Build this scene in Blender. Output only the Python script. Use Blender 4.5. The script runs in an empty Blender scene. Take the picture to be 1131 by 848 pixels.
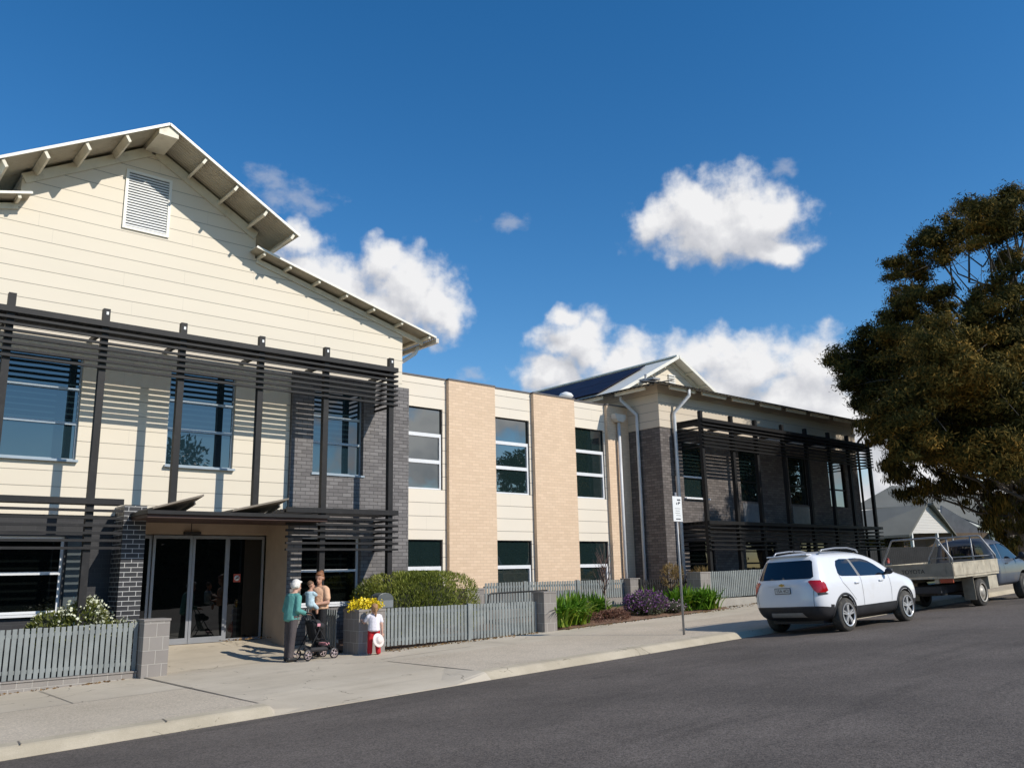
import bpy, bmesh, math, random
import numpy as np
from mathutils import Vector, Matrix
from mathutils.bvhtree import BVHTree
R = math.radians
rng = np.random.default_rng(7); random.seed(7)
scene = bpy.context.scene
COL = scene.collection

# ------------------------------------------------------------------ camera
RT = np.array([0.7606769, -0.6487923, -0.020956])
DN = np.array([0.1253902, 0.1785358, -0.975911])
FW = np.array([0.6369049, 0.7397253, 0.2171602])
F, CX, CY = 935.0, 565.5, 424.0
CAM = np.array([0, 0, 1.7])
cd = bpy.data.cameras.new("camera"); cam = bpy.data.objects.new("camera", cd); COL.objects.link(cam)
m = Matrix(((RT[0], -DN[0], -FW[0], CAM[0]), (RT[1], -DN[1], -FW[1], CAM[1]), (RT[2], -DN[2], -FW[2], CAM[2]), (0, 0, 0, 1)))
cam.matrix_world = m
cd.sensor_width = 36; cd.lens = F / 1131 * 36; cd.clip_start = .1; cd.clip_end = 3000
scene.camera = cam

# ------------------------------------------------------------------ light
SUNV = Vector((.385, -1, .79)).normalized()          # towards the sun
EXPOSURE = -.03
sd = bpy.data.lights.new("sun", 'SUN'); sd.energy = 4.3; sd.angle = R(.5); sd.color = (1, .94, .84)
so = bpy.data.objects.new("sun", sd); COL.objects.link(so)
so.rotation_euler = SUNV.to_track_quat('Z', 'Y').to_euler()
vs = scene.view_settings; vs.view_transform = 'Standard'; vs.look = 'None'; vs.gamma = 1; vs.exposure = EXPOSURE; vs.use_curve_mapping = False
scene.display_settings.display_device = 'sRGB'

def pxdir(px, py):
    d = FW + RT * (px - CX) / F + DN * (py - CY) / F
    return d / np.linalg.norm(d)
def azel(px, py):
    d = pxdir(px, py); return math.degrees(math.atan2(d[0], d[1])), math.degrees(math.asin(d[2]))
def onY(px, py, Y):
    d = pxdir(px, py); return CAM + d * Y / d[1]
def atD(px, py, D):                                    # point at distance D along the view axis
    d = pxdir(px, py); return CAM + d * D / d.dot(FW)

# ------------------------------------------------------------------ node helpers
class NT:
    def __init__(s, nt): s.nt = nt
    def n(s, t, ins=None, **kw):
        x = s.nt.nodes.new(t)
        for k, v in kw.items(): setattr(x, k, v)
        if ins:
            for k, v in ins.items():
                if isinstance(v, bpy.types.NodeSocket): s.nt.links.new(v, x.inputs[k])
                else: x.inputs[k].default_value = v
        return x
    def math(s, op, a, b=None, c=None, clamp=False):
        x = s.nt.nodes.new('ShaderNodeMath'); x.operation = op; x.use_clamp = clamp
        for i, v in enumerate((a, b, c)):
            if v is None: continue
            if isinstance(v, bpy.types.NodeSocket): s.nt.links.new(v, x.inputs[i])
            else: x.inputs[i].default_value = v
        return x.outputs[0]
    def vm(s, op, a, b=None):
        x = s.nt.nodes.new('ShaderNodeVectorMath'); x.operation = op
        for i, v in enumerate((a, b)):
            if v is None: continue
            if isinstance(v, bpy.types.NodeSocket): s.nt.links.new(v, x.inputs[i])
            else: x.inputs[i].default_value = v
        return x.outputs['Value'] if op in ('LENGTH', 'DOT_PRODUCT') else x.outputs[0]
    def link(s, a, b): s.nt.links.new(a, b)
    def mix(s, f, a, b):
        x = s.nt.nodes.new('ShaderNodeMix'); x.data_type = 'RGBA'
        for k, v in ((0, f), (6, a), (7, b)):
            if isinstance(v, bpy.types.NodeSocket): s.nt.links.new(v, x.inputs[k])
            else: x.inputs[k].default_value = v
        return x.outputs[2]
    def smooth(s, v, a, b):
        x = s.nt.nodes.new('ShaderNodeMapRange'); x.interpolation_type = 'SMOOTHSTEP'
        s.nt.links.new(v, x.inputs[0]); x.inputs[1].default_value = a; x.inputs[2].default_value = b
        return x.outputs[0]

# ------------------------------------------------------------------ world: sky + clouds
W = bpy.data.worlds.new("World"); scene.world = W; W.use_nodes = True
W.node_tree.nodes.clear(); w = NT(W.node_tree)
sky = w.n('ShaderNodeTexSky', sky_type='NISHITA', sun_disc=False, sun_elevation=math.asin(SUNV.z),
          sun_rotation=math.atan2(SUNV.x, SUNV.y), altitude=100, air_density=1.0, dust_density=.05, ozone_density=2.0)
# clouds: (px, py, rx, ry) seen from the camera -> azimuth / elevation ellipses fixed in the sky
PPD = F * math.pi / 180
blobs = [(795, 232, 78, 42), (762, 240, 66, 44), (840, 245, 52, 40), (800, 262, 84, 34), (730, 248, 34, 26), (850, 278, 40, 18),
         (640, 378, 52, 34), (628, 350, 26, 16), (690, 400, 60, 36), (610, 412, 46, 24), (660, 430, 80, 24),
         (770, 395, 56, 34), (825, 408, 72, 40), (905, 405, 42, 44), (880, 440, 90, 40), (960, 470, 90, 50), (770, 440, 110, 34),
         (325, 262, 36, 22), (335, 300, 56, 40), (420, 290, 32, 28), (448, 312, 54, 42), (480, 340, 42, 42), (420, 345, 70, 40), (370, 330, 70, 44),
         (1010, 520, 70, 36), (950, 560, 80, 30), (1080, 560, 90, 30)]
wisps = [(318, 216, 56, 22), (345, 222, 36, 12), (560, 246, 34, 13), (868, 186, 14, 16), (520, 416, 22, 9), (300, 195, 30, 14)]
def field_group():
    g = bpy.data.node_groups.new('cloud_field', 'ShaderNodeTree')
    g.interface.new_socket('P', in_out='INPUT', socket_type='NodeSocketVector')
    g.interface.new_socket('D', in_out='OUTPUT', socket_type='NodeSocketFloat')
    g.interface.new_socket('Wisp', in_out='OUTPUT', socket_type='NodeSocketFloat')
    t = NT(g); i = g.nodes.new('NodeGroupInput'); o = g.nodes.new('NodeGroupOutput')
    P = i.outputs[0]
    nz = t.n('ShaderNodeTexNoise', {'Vector': P, 'Scale': .42, 'Detail': 3.0, 'Roughness': .5})
    off = t.vm('SCALE', t.vm('SUBTRACT', nz.outputs['Color'], (.5, .5, .5))); off.node.inputs['Scale'].default_value = 2.2
    Q = t.vm('ADD', P, off)
    def union(lst):
        acc = None
        for (px, py, rx, ry) in lst:
            a, e = azel(px, py); ce = math.cos(R(e))
            dv = t.vm('MULTIPLY', t.vm('SUBTRACT', Q, (a, e, 0)), (ce * PPD / (rx * 1.12), PPD / (ry * 1.12), 0))
            d = t.math('SUBTRACT', 1.0, t.vm('LENGTH', dv))
            if acc is None: acc = d
            else:
                x = t.n('ShaderNodeMath', operation='SMOOTH_MAX'); t.link(acc, x.inputs[0]); t.link(d, x.inputs[1]); x.inputs[2].default_value = .18
                acc = x.outputs[0]
        return acc
    # clouds elsewhere in the sky (behind the camera, seen in the windows)
    sep = t.n('ShaderNodeSeparateXYZ', {0: P})
    n2 = t.n('ShaderNodeTexNoise', {'Vector': t.vm('MULTIPLY', P, (.045, .11, 1)), 'Scale': 1.0, 'Detail': 3.0, 'Roughness': .5})
    away = t.smooth(t.math('ABSOLUTE', t.math('SUBTRACT', sep.outputs[0], 41.0)), 48.0, 62.0)
    other = t.math('SUBTRACT', t.math('MULTIPLY', t.math('SUBTRACT', n2.outputs[0], .56), 5.0), t.math('SUBTRACT', 1.5, t.math('MULTIPLY', away, 1.5)))
    low = t.math('MULTIPLY', t.math('SUBTRACT', sep.outputs[1], 46.0), .06)
    other = t.math('SUBTRACT', other, t.math('MAXIMUM', low, 0.0))
    body = t.math('MAXIMUM', union(blobs), other)
    rfl = None
    for (a, e, ra, re_) in ((145.5, 8.5, 6.5, 4.5), (139, 10.5, 4, 2.2), (152, 14, 8, 5)):
        dd = t.math('SUBTRACT', 1.0, t.vm('LENGTH', t.vm('MULTIPLY', t.vm('SUBTRACT', Q, (a, e, 0)), (1 / ra, 1 / re_, 0))))
        body = t.math('MAXIMUM', body, dd)
    n3 = t.n('ShaderNodeTexNoise', {'Vector': P, 'Scale': .55, 'Detail': 7.0, 'Roughness': .6})
    vo = t.n('ShaderNodeTexVoronoi', {'Vector': Q, 'Scale': .62}, feature='SMOOTH_F1'); vo.inputs['Smoothness'].default_value = .5
    puff = t.math('SUBTRACT', .42, vo.outputs['Distance'])
    d = t.math('ADD', body, t.math('MULTIPLY', t.math('SUBTRACT', n3.outputs[0], .5), .95))
    d = t.math('ADD', d, t.math('MULTIPLY', puff, .42))
    t.link(d, o.inputs[0])
    n4 = t.n('ShaderNodeTexNoise', {'Vector': t.vm('MULTIPLY', P, (1, 1.5, 1)), 'Scale': .55, 'Detail': 6.0, 'Roughness': .6})
    t.link(t.math('ADD', union(wisps), t.math('MULTIPLY', t.math('SUBTRACT', n4.outputs[0], .55), 2.2)), o.inputs[1])
    return g
fg = field_group()
tc = w.n('ShaderNodeTexCoord')
sx = w.n('ShaderNodeSeparateXYZ', {0: tc.outputs['Generated']})
az = w.math('MULTIPLY', w.math('ARCTAN2', sx.outputs[0], sx.outputs[1]), 180 / math.pi)
el = w.math('MULTIPLY', w.math('ARCSINE', w.math('MINIMUM', w.math('MAXIMUM', sx.outputs[2], -1.0), 1.0)), 180 / math.pi)
P = w.n('ShaderNodeCombineXYZ', {0: az, 1: el}).outputs[0]
f1 = w.n('ShaderNodeGroup', {'P': P} if False else None, node_tree=fg); w.link(P, f1.inputs[0])
f2 = w.n('ShaderNodeGroup', node_tree=fg); w.link(w.vm('ADD', P, (.75, 1.5, 0)), f2.inputs[0])
dens = w.smooth(f1.outputs[0], -.02, .58)
lit = w.math('MULTIPLY', w.math('SUBTRACT', f1.outputs[0], f2.outputs[0]), .62)
thick = w.smooth(f1.outputs[0], .25, 1.5)
shade = w.math('ADD', w.math('SUBTRACT', .80, w.math('MULTIPLY', thick, .10)), lit)
shade = w.math('MINIMUM', w.math('MAXIMUM', shade, .46), 1.0)
cr = w.n('ShaderNodeValToRGB', {0: shade}); e = cr.color_ramp.elements
e[0].position = .45; e[0].color = (.50, .52, .57, 1); e[1].position = 1.0; e[1].color = (.90, .90, .91, 1)
x = e.new(.72); x.color = (.66, .67, .71, 1)
hs = w.n('ShaderNodeHueSaturation', {'Color': sky.outputs[0], 'Hue': .5015, 'Saturation': 1.37, 'Value': 1.0})
skyb = w.n('ShaderNodeBackground', {'Color': hs.outputs[0], 'Strength': .14})
cb = w.n('ShaderNodeBackground', {'Color': cr.outputs[0], 'Strength': 1.0})
wb = w.n('ShaderNodeBackground', {'Color': (.55, .58, .66, 1), 'Strength': 1.0})
m1 = w.n('ShaderNodeMixShader', {0: w.math('MULTIPLY', w.smooth(f1.outputs[1], .0, 1.0), .46), 1: skyb.outputs[0], 2: wb.outputs[0]})
up = w.smooth(el, -1.0, 3.0)
m2 = w.n('ShaderNodeMixShader', {0: w.math('MULTIPLY', dens, up), 1: m1.outputs[0], 2: cb.outputs[0]})
wo = w.n('ShaderNodeOutputWorld', {0: m2.outputs[0]})
W.cycles.sampling_method = 'MANUAL'; W.cycles.sample_map_resolution = 512

# ------------------------------------------------------------------ materials
MATS = {}
def newmat(name):
    mt = bpy.data.materials.new(name); mt.use_nodes = True; mt.node_tree.nodes.clear()
    t = NT(mt.node_tree); MATS[name] = mt
    b = t.n('ShaderNodeBsdfPrincipled'); o = t.n('ShaderNodeOutputMaterial', {0: b.outputs[0]})
    return mt, t, b
def rgba(c): return (c[0], c[1], c[2], 1)
def plain(name, col, rough=.6, metal=0, var=.12, scale=3.0, bump=0, bscale=60, spec=.5, coat=0, dirt=None, alpha=None):
    mt, t, b = newmat(name)
    tcx = t.n('ShaderNodeTexCoord')
    n = t.n('ShaderNodeTexNoise', {'Vector': tcx.outputs['Object'], 'Scale': scale, 'Detail': 5.0, 'Roughness': .6})
    lo = tuple(c * (1 - var) for c in col); hi = tuple(min(1, c * (1 + var)) for c in col)
    c = t.mix(t.smooth(n.outputs[0], .3, .7), rgba(lo), rgba(hi))
    if dirt:
        n2 = t.n('ShaderNodeTexNoise', {'Vector': tcx.outputs['Object'], 'Scale': dirt[2], 'Detail': 6.0, 'Roughness': .65})
        c = t.mix(t.math('MULTIPLY', t.smooth(n2.outputs[0], .5, .75), dirt[1]), c, rgba(dirt[0]))
    t.link(c, b.inputs['Base Color'])
    b.inputs['Roughness'].default_value = rough; b.inputs['Metallic'].default_value = metal
    b.inputs['Specular IOR Level'].default_value = spec; b.inputs['Coat Weight'].default_value = coat
    b.inputs['Coat Roughness'].default_value = .03
    if bump:
        n3 = t.n('ShaderNodeTexNoise', {'Vector': tcx.outputs['Object'], 'Scale': bscale, 'Detail': 4.0})
        bp = t.n('ShaderNodeBump', {'Strength': bump, 'Distance': .01, 'Height': n3.outputs[0]})
        t.link(bp.outputs[0], b.inputs['Normal'])
    return mt
def wallmap(t):
    "box mapped wall coordinates (u along the wall, v up)"
    tcx = t.n('ShaderNodeTexCoord'); ge = t.n('ShaderNodeNewGeometry')
    p = t.n('ShaderNodeSeparateXYZ', {0: tcx.outputs['Object']}); n = t.n('ShaderNodeSeparateXYZ', {0: ge.outputs['True Normal']})
    isx = t.math('GREATER_THAN', t.math('ABSOLUTE', n.outputs[0]), .7)
    u = t.math('ADD', t.math('MULTIPLY', p.outputs[1], isx), t.math('MULTIPLY', p.outputs[0], t.math('SUBTRACT', 1.0, isx)))
    return t.n('ShaderNodeCombineXYZ', {0: u, 1: p.outputs[2]}).outputs[0], tcx, p
def brick(name, c1, c2, mortar, bw=.24, bh=.086, ms=.010, bump=.5, var=.35, rough=.75):
    mt, t, b = newmat(name); uv, tcx, p = wallmap(t)
    bt = t.n('ShaderNodeTexBrick', {'Vector': uv, 'Color1': rgba(c1), 'Color2': rgba(c2), 'Mortar': rgba(mortar), 'Scale': 1.0,
             'Mortar Size': ms * .5, 'Mortar Smooth': .15, 'Bias': 0.0, 'Brick Width': bw, 'Row Height': bh}, offset=.5)
    n = t.n('ShaderNodeTexNoise', {'Vector': tcx.outputs['Object'], 'Scale': 1.3, 'Detail': 6.0, 'Roughness': .7})
    c = t.n('ShaderNodeHueSaturation', {'Color': bt.outputs[0], 'Value': t.math('ADD', 1 - var * .5, t.math('MULTIPLY', n.outputs[0], var))})
    t.link(c.outputs[0], b.inputs['Base Color']); b.inputs['Roughness'].default_value = rough
    n2 = t.n('ShaderNodeTexNoise', {'Vector': tcx.outputs['Object'], 'Scale': 90.0, 'Detail': 3.0})
    h = t.math('ADD', t.math('MULTIPLY', t.math('SUBTRACT', 1.0, bt.outputs[1]), 1.0), t.math('MULTIPLY', n2.outputs[0], .3))
    bp = t.n('ShaderNodeBump', {'Strength': bump, 'Distance': .006, 'Height': h}); t.link(bp.outputs[0], b.inputs['Normal'])
    return mt
def cladding(name, col, pitch=.3, phase=.0):
    mt, t, b = newmat(name); uv, tcx, p = wallmap(t)
    z = p.outputs[2]
    fr = t.math('FRACT', t.math('ADD', t.math('DIVIDE', z, pitch), phase))
    groove = t.math('LESS_THAN', fr, .035)
    row = t.math('FLOOR', t.math('ADD', t.math('DIVIDE', z, pitch), phase))
    wn = t.n('ShaderNodeTexWhiteNoise', {'W': row}, noise_dimensions='1D')
    n = t.n('ShaderNodeTexNoise', {'Vector': t.vm('MULTIPLY', tcx.outputs['Object'], (.5, .5, 1.6)), 'Scale': 1.0, 'Detail': 6.0, 'Roughness': .6})
    val = t.math('ADD', .94, t.math('ADD', t.math('MULTIPLY', wn.outputs[0], .035), t.math('MULTIPLY', n.outputs[0], .09)))
    val = t.math('MULTIPLY', val, t.math('SUBTRACT', 1.0, t.math('MULTIPLY', groove, .62)))
    # butt joints between board lengths, staggered per row
    ux = t.n('ShaderNodeSeparateXYZ', {0: uv}).outputs[0]
    fj = t.math('FRACT', t.math('ADD', t.math('DIVIDE', ux, 4.2), t.math('MULTIPLY', wn.outputs[0], 7.3)))
    val = t.math('MULTIPLY', val, t.math('SUBTRACT', 1.0, t.math('MULTIPLY', t.math('LESS_THAN', fj, .0012), .22)))
    c = t.n('ShaderNodeHueSaturation', {'Color': rgba(col), 'Value': val})
    t.link(c.outputs[0], b.inputs['Base Color']); b.inputs['Roughness'].default_value = .55; b.inputs['Specular IOR Level'].default_value = .3
    bp = t.n('ShaderNodeBump', {'Strength': .8, 'Distance': .012, 'Height': t.math('SUBTRACT', t.math('MULTIPLY', t.math('SUBTRACT', 1.0, fr), .35), t.math('MULTIPLY', groove, 1.0))})
    t.link(bp.outputs[0], b.inputs['Normal'])
    return mt
def glass(name, tint=(.006, .011, .014), ior=2.0, rough=.012, wob=.0):
    mt, t, b = newmat(name)
    b.inputs['Base Color'].default_value = rgba(tint); b.inputs['Roughness'].default_value = rough; b.inputs['IOR'].default_value = ior
    tcx = t.n('ShaderNodeTexCoord')
    n = t.n('ShaderNodeTexNoise', {'Vector': tcx.outputs['Object'], 'Scale': .9, 'Detail': 2.0})
    bp = t.n('ShaderNodeBump', {'Strength': .25, 'Distance': .012, 'Height': n.outputs[0]}); t.link(bp.outputs[0], b.inputs['Normal'])
    return mt
def foliage(name, cols, rough=.55, scale=.8, trans=.25, spec=.3):
    mt, t, b = newmat(name)
    tcx = t.n('ShaderNodeTexCoord'); ge = t.n('ShaderNodeNewGeometry')
    n = t.n('ShaderNodeTexNoise', {'Vector': tcx.outputs['Object'], 'Scale': scale, 'Detail': 3.0})
    f = t.math('ADD', t.math('MULTIPLY', ge.outputs['Random Per Island'], .55), t.math('MULTIPLY', t.smooth(n.outputs[0], .3, .7), .45))
    r = t.n('ShaderNodeValToRGB', {0: f}); els = r.color_ramp.elements
    els[0].position = 0; els[0].color = rgba(cols[0]); els[1].position = 1; els[1].color = rgba(cols[-1])
    for i, c in enumerate(cols[1:-1]):
        q = els.new((i + 1) / (len(cols) - 1)); q.color = rgba(c)
    t.link(r.outputs[0], b.inputs['Base Color']); b.inputs['Roughness'].default_value = rough; b.inputs['Specular IOR Level'].default_value = spec
    if trans:
        tr = t.n('ShaderNodeBsdfTranslucent', {0: r.outputs[0]}); mx = t.n('ShaderNodeMixShader', {0: trans, 1: b.outputs[0], 2: tr.outputs[0]})
        for o in mt.node_tree.nodes:
            if o.type == 'OUTPUT_MATERIAL': t.link(mx.outputs[0], o.inputs[0])
    return mt
def ground_mat(name, cols, speck=0, sscale=300, big=.25, rough=.9, bump=.4, bscale=220, cracks=None, streak=None):
    mt, t, b = newmat(name); tcx = t.n('ShaderNodeTexCoord'); P = tcx.outputs['Object']
    n = t.n('ShaderNodeTexNoise', {'Vector': P, 'Scale': big, 'Detail': 8.0, 'Roughness': .65})
    c = t.mix(t.smooth(n.outputs[0], .32, .68), rgba(cols[0]), rgba(cols[1]))
    n1 = t.n('ShaderNodeTexNoise', {'Vector': P, 'Scale': 2.7, 'Detail': 6.0, 'Roughness': .7})
    c = t.mix(t.math('MULTIPLY', t.smooth(n1.outputs[0], .52, .8), .45), c, rgba(tuple(v * .72 for v in cols[0])))
    if streak:
        n5 = t.n('ShaderNodeTexNoise', {'Vector': t.vm('MULTIPLY', P, (.35, 2.6, 1)), 'Scale': 1.0, 'Detail': 5.0, 'Roughness': .6})
        c = t.mix(t.math('MULTIPLY', t.smooth(n5.outputs[0], .5, .75), streak), c, rgba(tuple(v * .62 for v in cols[0])))
    n2 = t.n('ShaderNodeTexNoise', {'Vector': P, 'Scale': bscale, 'Detail': 2.0})
    if speck:
        v = t.n('ShaderNodeTexVoronoi', {'Vector': P, 'Scale': sscale})
        vs_ = t.n('ShaderNodeSeparateColor', {0: v.outputs['Color']})
        c = t.n('ShaderNodeHueSaturation', {'Color': c, 'Value': t.math('ADD', 1 - speck * .5, t.math('MULTIPLY', vs_.outputs[0], speck))}).outputs[0]
    if cracks:
        nw = t.n('ShaderNodeTexNoise', {'Vector': P, 'Scale': 1.2, 'Detail': 5.0})
        vv = t.n('ShaderNodeTexVoronoi', {'Vector': t.vm('ADD', P, nw.outputs['Color']), 'Scale': cracks}, feature='DISTANCE_TO_EDGE')
        msk = t.math('MULTIPLY', t.math('LESS_THAN', vv.outputs['Distance'], .006), t.smooth(n1.outputs[0], .5, .56))
        c = t.mix(t.math('MULTIPLY', msk, .7), c, rgba(tuple(v * .35 for v in cols[0])))
    t.link(c, b.inputs['Base Color']); b.inputs['Roughness'].default_value = rough; b.inputs['Specular IOR Level'].default_value = .3
    bp = t.n('ShaderNodeBump', {'Strength': bump, 'Distance': .008, 'Height': n2.outputs[0]}); t.link(bp.outputs[0], b.inputs['Normal'])
    return mt

CLAD = cladding('cream_cladding', (.745, .665, .535), .3, .43)
CLADM = cladding('link_cladding', (.755, .68, .57), .37, .2)
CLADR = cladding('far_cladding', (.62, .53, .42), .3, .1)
TRIM = plain('cream_trim', (.72, .66, .52), .5, var=.06, dirt=((.3, .26, .18), .35, 4))
WHITE = plain('white_paint', (.78, .78, .76), .4, var=.04)
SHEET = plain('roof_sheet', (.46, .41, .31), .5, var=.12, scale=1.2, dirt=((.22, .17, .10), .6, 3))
ROOFG = plain('zinc_roof', (.30, .31, .31), .45, var=.1, metal=.0)
BARGE = plain('barge_white', (.80, .77, .68), .4, var=.04)
BRONZE = plain('bronze_steel', (.018, .017, .017), .5, var=.15, spec=.28, dirt=((.06, .055, .05), .3, 8))
BRONZEF = plain('bronze_steel_shaded', (.009, .0085, .009), .55, var=.15, spec=.3)  # bronze steel again, colour darkened to stand in for deeper shade
GBRICK = brick('grey_brick', (.135, .124, .122), (.215, .20, .195), (.078, .073, .07), .24, .086, .014, .8, .6)
RBRICK = brick('brown_grey_brick', (.09, .075, .069), (.165, .141, .129), (.055, .048, .044), .24, .086, .013, .8, .5)  # brown grey brick, its colour darkened in place of denser tree shade
DBRICK = brick('charcoal_brick', (.018, .018, .021), (.034, .033, .036), (.52, .51, .49), .24, .0885, .011, .3, .2, .5)
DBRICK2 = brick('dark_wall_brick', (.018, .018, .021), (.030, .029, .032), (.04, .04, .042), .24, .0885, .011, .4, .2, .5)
TBRICK = brick('tan_brick', (.68, .50, .345), (.75, .56, .395), (.60, .44, .30), .24, .086, .012, .5, .14)
BLOCK = brick('stone_block', (.24, .215, .195), (.285, .26, .235), (.44, .41, .365), .235, .235, .012, .8, .35)
TANWALL = plain('tan_render', (.42, .33, .25), .8, var=.06)
FENCE = plain('fence_paint', (.235, .255, .248), .5, var=.14, scale=2.5, dirt=((.16, .18, .17), .35, 9))
FENCEK = plain('black_fence', (.02, .02, .021), .5)
ALU = plain('white_aluminium', (.74, .75, .77), .35, var=.03)
ALUG = plain('grey_aluminium', (.33, .34, .36), .35, metal=.4, var=.05)
GLASS = glass('tinted_glass', (.012, .028, .038), 2.2)
GLASSM = glass('link_glass', (.012, .024, .024), 3.0)
ALUB = plain('blue_grey_aluminium', (.36, .42, .47), .35, metal=.2, var=.04)
GLASSD = glass('door_glass', (.003, .004, .004), 1.75)
PIPE = plain('pipe_paint', (.62, .58, .52), .4, var=.08)
PIPEG = plain('grey_pipe', (.60, .61, .62), .4, var=.08)
GALV = plain('galvanised', (.30, .30, .30), .5, metal=.4, var=.2)
REDWOOD = plain('canopy_soffit', (.045, .018, .011), .55, var=.2)
SOLAR = plain('solar_cell', (.014, .014, .030), .5, var=.2, scale=2, spec=.1)
ROAD = ground_mat('asphalt', ((.098, .083, .071), (.150, .127, .109)), .95, 75, .3, .85, .9, 120, None, .5)
PATHC = ground_mat('concrete', ((.48, .415, .32), (.57, .50, .395)), .12, 240, .5, .85, .25, 200, .55, .3)
PATHA = ground_mat('exposed_aggregate', ((.48, .41, .315), (.56, .48, .375)), .4, 62, .45, .9, .7, 150)
KERB = ground_mat('kerb_concrete', ((.43, .37, .27), (.53, .46, .345)), .18, 200, 1.2, .85, .3, 200, .9)
LINE = plain('joint_dark', (.19, .165, .135), .9)
SOIL = ground_mat('mulch', ((.15, .085, .055), (.24, .15, .10)), .9, 45, 2.0, .95, 1.0, 60)
GRASS = ground_mat('dry_grass', ((.07, .09, .03), (.13, .13, .06)), .6, 40, .2, .95, 1, 60)
BARK = plain('bark', (.13, .105, .085), .85, var=.35, scale=6, bump=.6, bscale=20)
BARKP = plain('pale_bark', (.30, .26, .22), .8, var=.3, scale=5, bump=.4, bscale=20)

# ------------------------------------------------------------------ mesh helpers
class MB:
    def __init__(s): s.v = []; s.f = []; s.m = []; s.mi = 0; s.sm = False; s.smf = []
    def add(s, vs, fs):
        o = len(s.v); s.v += [tuple(map(float, p)) for p in vs]
        for f in fs: s.f.append([o + i for i in f]); s.m.append(s.mi); s.smf.append(s.sm)
        return s
    def box(s, x0, x1, y0, y1, z0, z1, T=None):
        p = [(x, y, z) for x in (x0, x1) for y in (y0, y1) for z in (z0, z1)]
        if T is not None: p = [tuple(T @ Vector(q)) for q in p]
        return s.add(p, [(0, 1, 3, 2), (4, 6, 7, 5), (0, 4, 5, 1), (2, 3, 7, 6), (0, 2, 6, 4), (1, 5, 7, 3)])
    def bar(s, a, b, w, h=None, up=(0, 0, 1)):
        a = Vector(a); b = Vector(b); h = h or w; d = (b - a).normalized(); u = Vector(up)
        if abs(d.dot(u)) > .99: u = Vector((0, 1, 0))
        sd_ = d.cross(u).normalized(); u = sd_.cross(d).normalized()
        p = [c + sd_ * i * w / 2 + u * j * h / 2 for c in (a, b) for i in (-1, 1) for j in (-1, 1)]
        return s.add(p, [(0, 1, 3, 2), (4, 6, 7, 5), (0, 4, 5, 1), (2, 3, 7, 6), (0, 2, 6, 4), (1, 5, 7, 3)])
    def tube(s, pts, r, n=10, cap=True):
        pts = [Vector(p) for p in pts]; k = len(pts); rs = r if isinstance(r, (list, tuple)) else [r] * k
        vs = []; prev = None
        for i, p in enumerate(pts):
            d = (pts[min(i + 1, k - 1)] - pts[max(i - 1, 0)]).normalized()
            if prev is None:
                u = Vector((0, 0, 1)) if abs(d.z) < .9 else Vector((1, 0, 0)); a = d.cross(u).normalized()
            else: a = (prev - d * prev.dot(d)).normalized()
            prev = a; b = d.cross(a)
            for j in range(n):
                t = 2 * math.pi * j / n; vs.append(p + (a * math.cos(t) + b * math.sin(t)) * rs[i])
        fs = [(i * n + j, i * n + (j + 1) % n, (i + 1) * n + (j + 1) % n, (i + 1) * n + j) for i in range(k - 1) for j in range(n)]
        if cap: fs += [tuple(range(n - 1, -1, -1)), tuple((k - 1) * n + j for j in range(n))]
        sm = s.sm; s.sm = True; s.add(vs, fs); s.sm = sm
        return s
    def lathe(s, prof, c=(0, 0, 0), axis='z', n=20):
        vs = []
        for (r_, h) in prof:
            for j in range(n):
                t = 2 * math.pi * j / n; a, b = r_ * math.cos(t), r_ * math.sin(t)
                q = {'z': (a, b, h), 'y': (a, h, b), 'x': (h, a, b)}[axis]; vs.append((q[0] + c[0], q[1] + c[1], q[2] + c[2]))
        k = len(prof)
        fs = [(i * n + j, i * n + (j + 1) % n, (i + 1) * n + (j + 1) % n, (i + 1) * n + j) for i in range(k - 1) for j in range(n)]
        fs += [] if prof[0] == prof[-1] else [tuple(range(n - 1, -1, -1)), tuple((k - 1) * n + j for j in range(n))]
        sm = s.sm; s.sm = True; s.add(vs, fs); s.sm = sm
        return s
    def prism(s, poly, y0, y1, T=None):
        "polygon in x,z extruded along y"
        n = len(poly); p = [(x, y0, z) for x, z in poly] + [(x, y1, z) for x, z in poly]
        if T is not None: p = [tuple(T @ Vector(q)) for q in p]
        return s.add(p, [tuple(range(n)), tuple(range(2 * n - 1, n - 1, -1))] + [(i, i + n, (i + 1) % n + n, (i + 1) % n) for i in range(n)])
ROOTINV = {}
def rootinv(o):
    while o.parent: o = o.parent
    return ROOTINV.get(o.name, Matrix())
def build(mb, name, mat, parent=None, bevel=0, loc=None, local=False, fixn=True):
    me = bpy.data.meshes.new(name); vs = mb.v
    if parent is not None and not local:
        I = rootinv(parent); vs = [tuple(I @ Vector(p)) for p in vs]
    elif loc is not None: vs = [(p[0] - loc[0], p[1] - loc[1], p[2] - loc[2]) for p in vs]
    me.from_pydata(vs, [], mb.f)
    for mm in (mat if isinstance(mat, (list, tuple)) else [mat]): me.materials.append(mm)
    me.polygons.foreach_set('material_index', mb.m); me.polygons.foreach_set('use_smooth', mb.smf)
    if fixn:
        bm = bmesh.new(); bm.from_mesh(me); bmesh.ops.recalc_face_normals(bm, faces=bm.faces); bm.to_mesh(me); bm.free()
    me.update()
    o = bpy.data.objects.new(name, me); COL.objects.link(o)
    if loc is not None and parent is None: o.location = loc; ROOTINV[o.name] = Matrix.Translation(loc).inverted()
    if parent is not None: o.parent = parent
    if bevel:
        md = o.modifiers.new('bevel', 'BEVEL'); md.width = bevel; md.segments = 2; md.limit_method = 'ANGLE'
    return o
def tag(o, label=None, cat=None, group=None, kind=None):
    if label: o['label'] = label
    if cat: o['category'] = cat
    if group: o['group'] = group
    if kind: o['kind'] = kind
    return o
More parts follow.
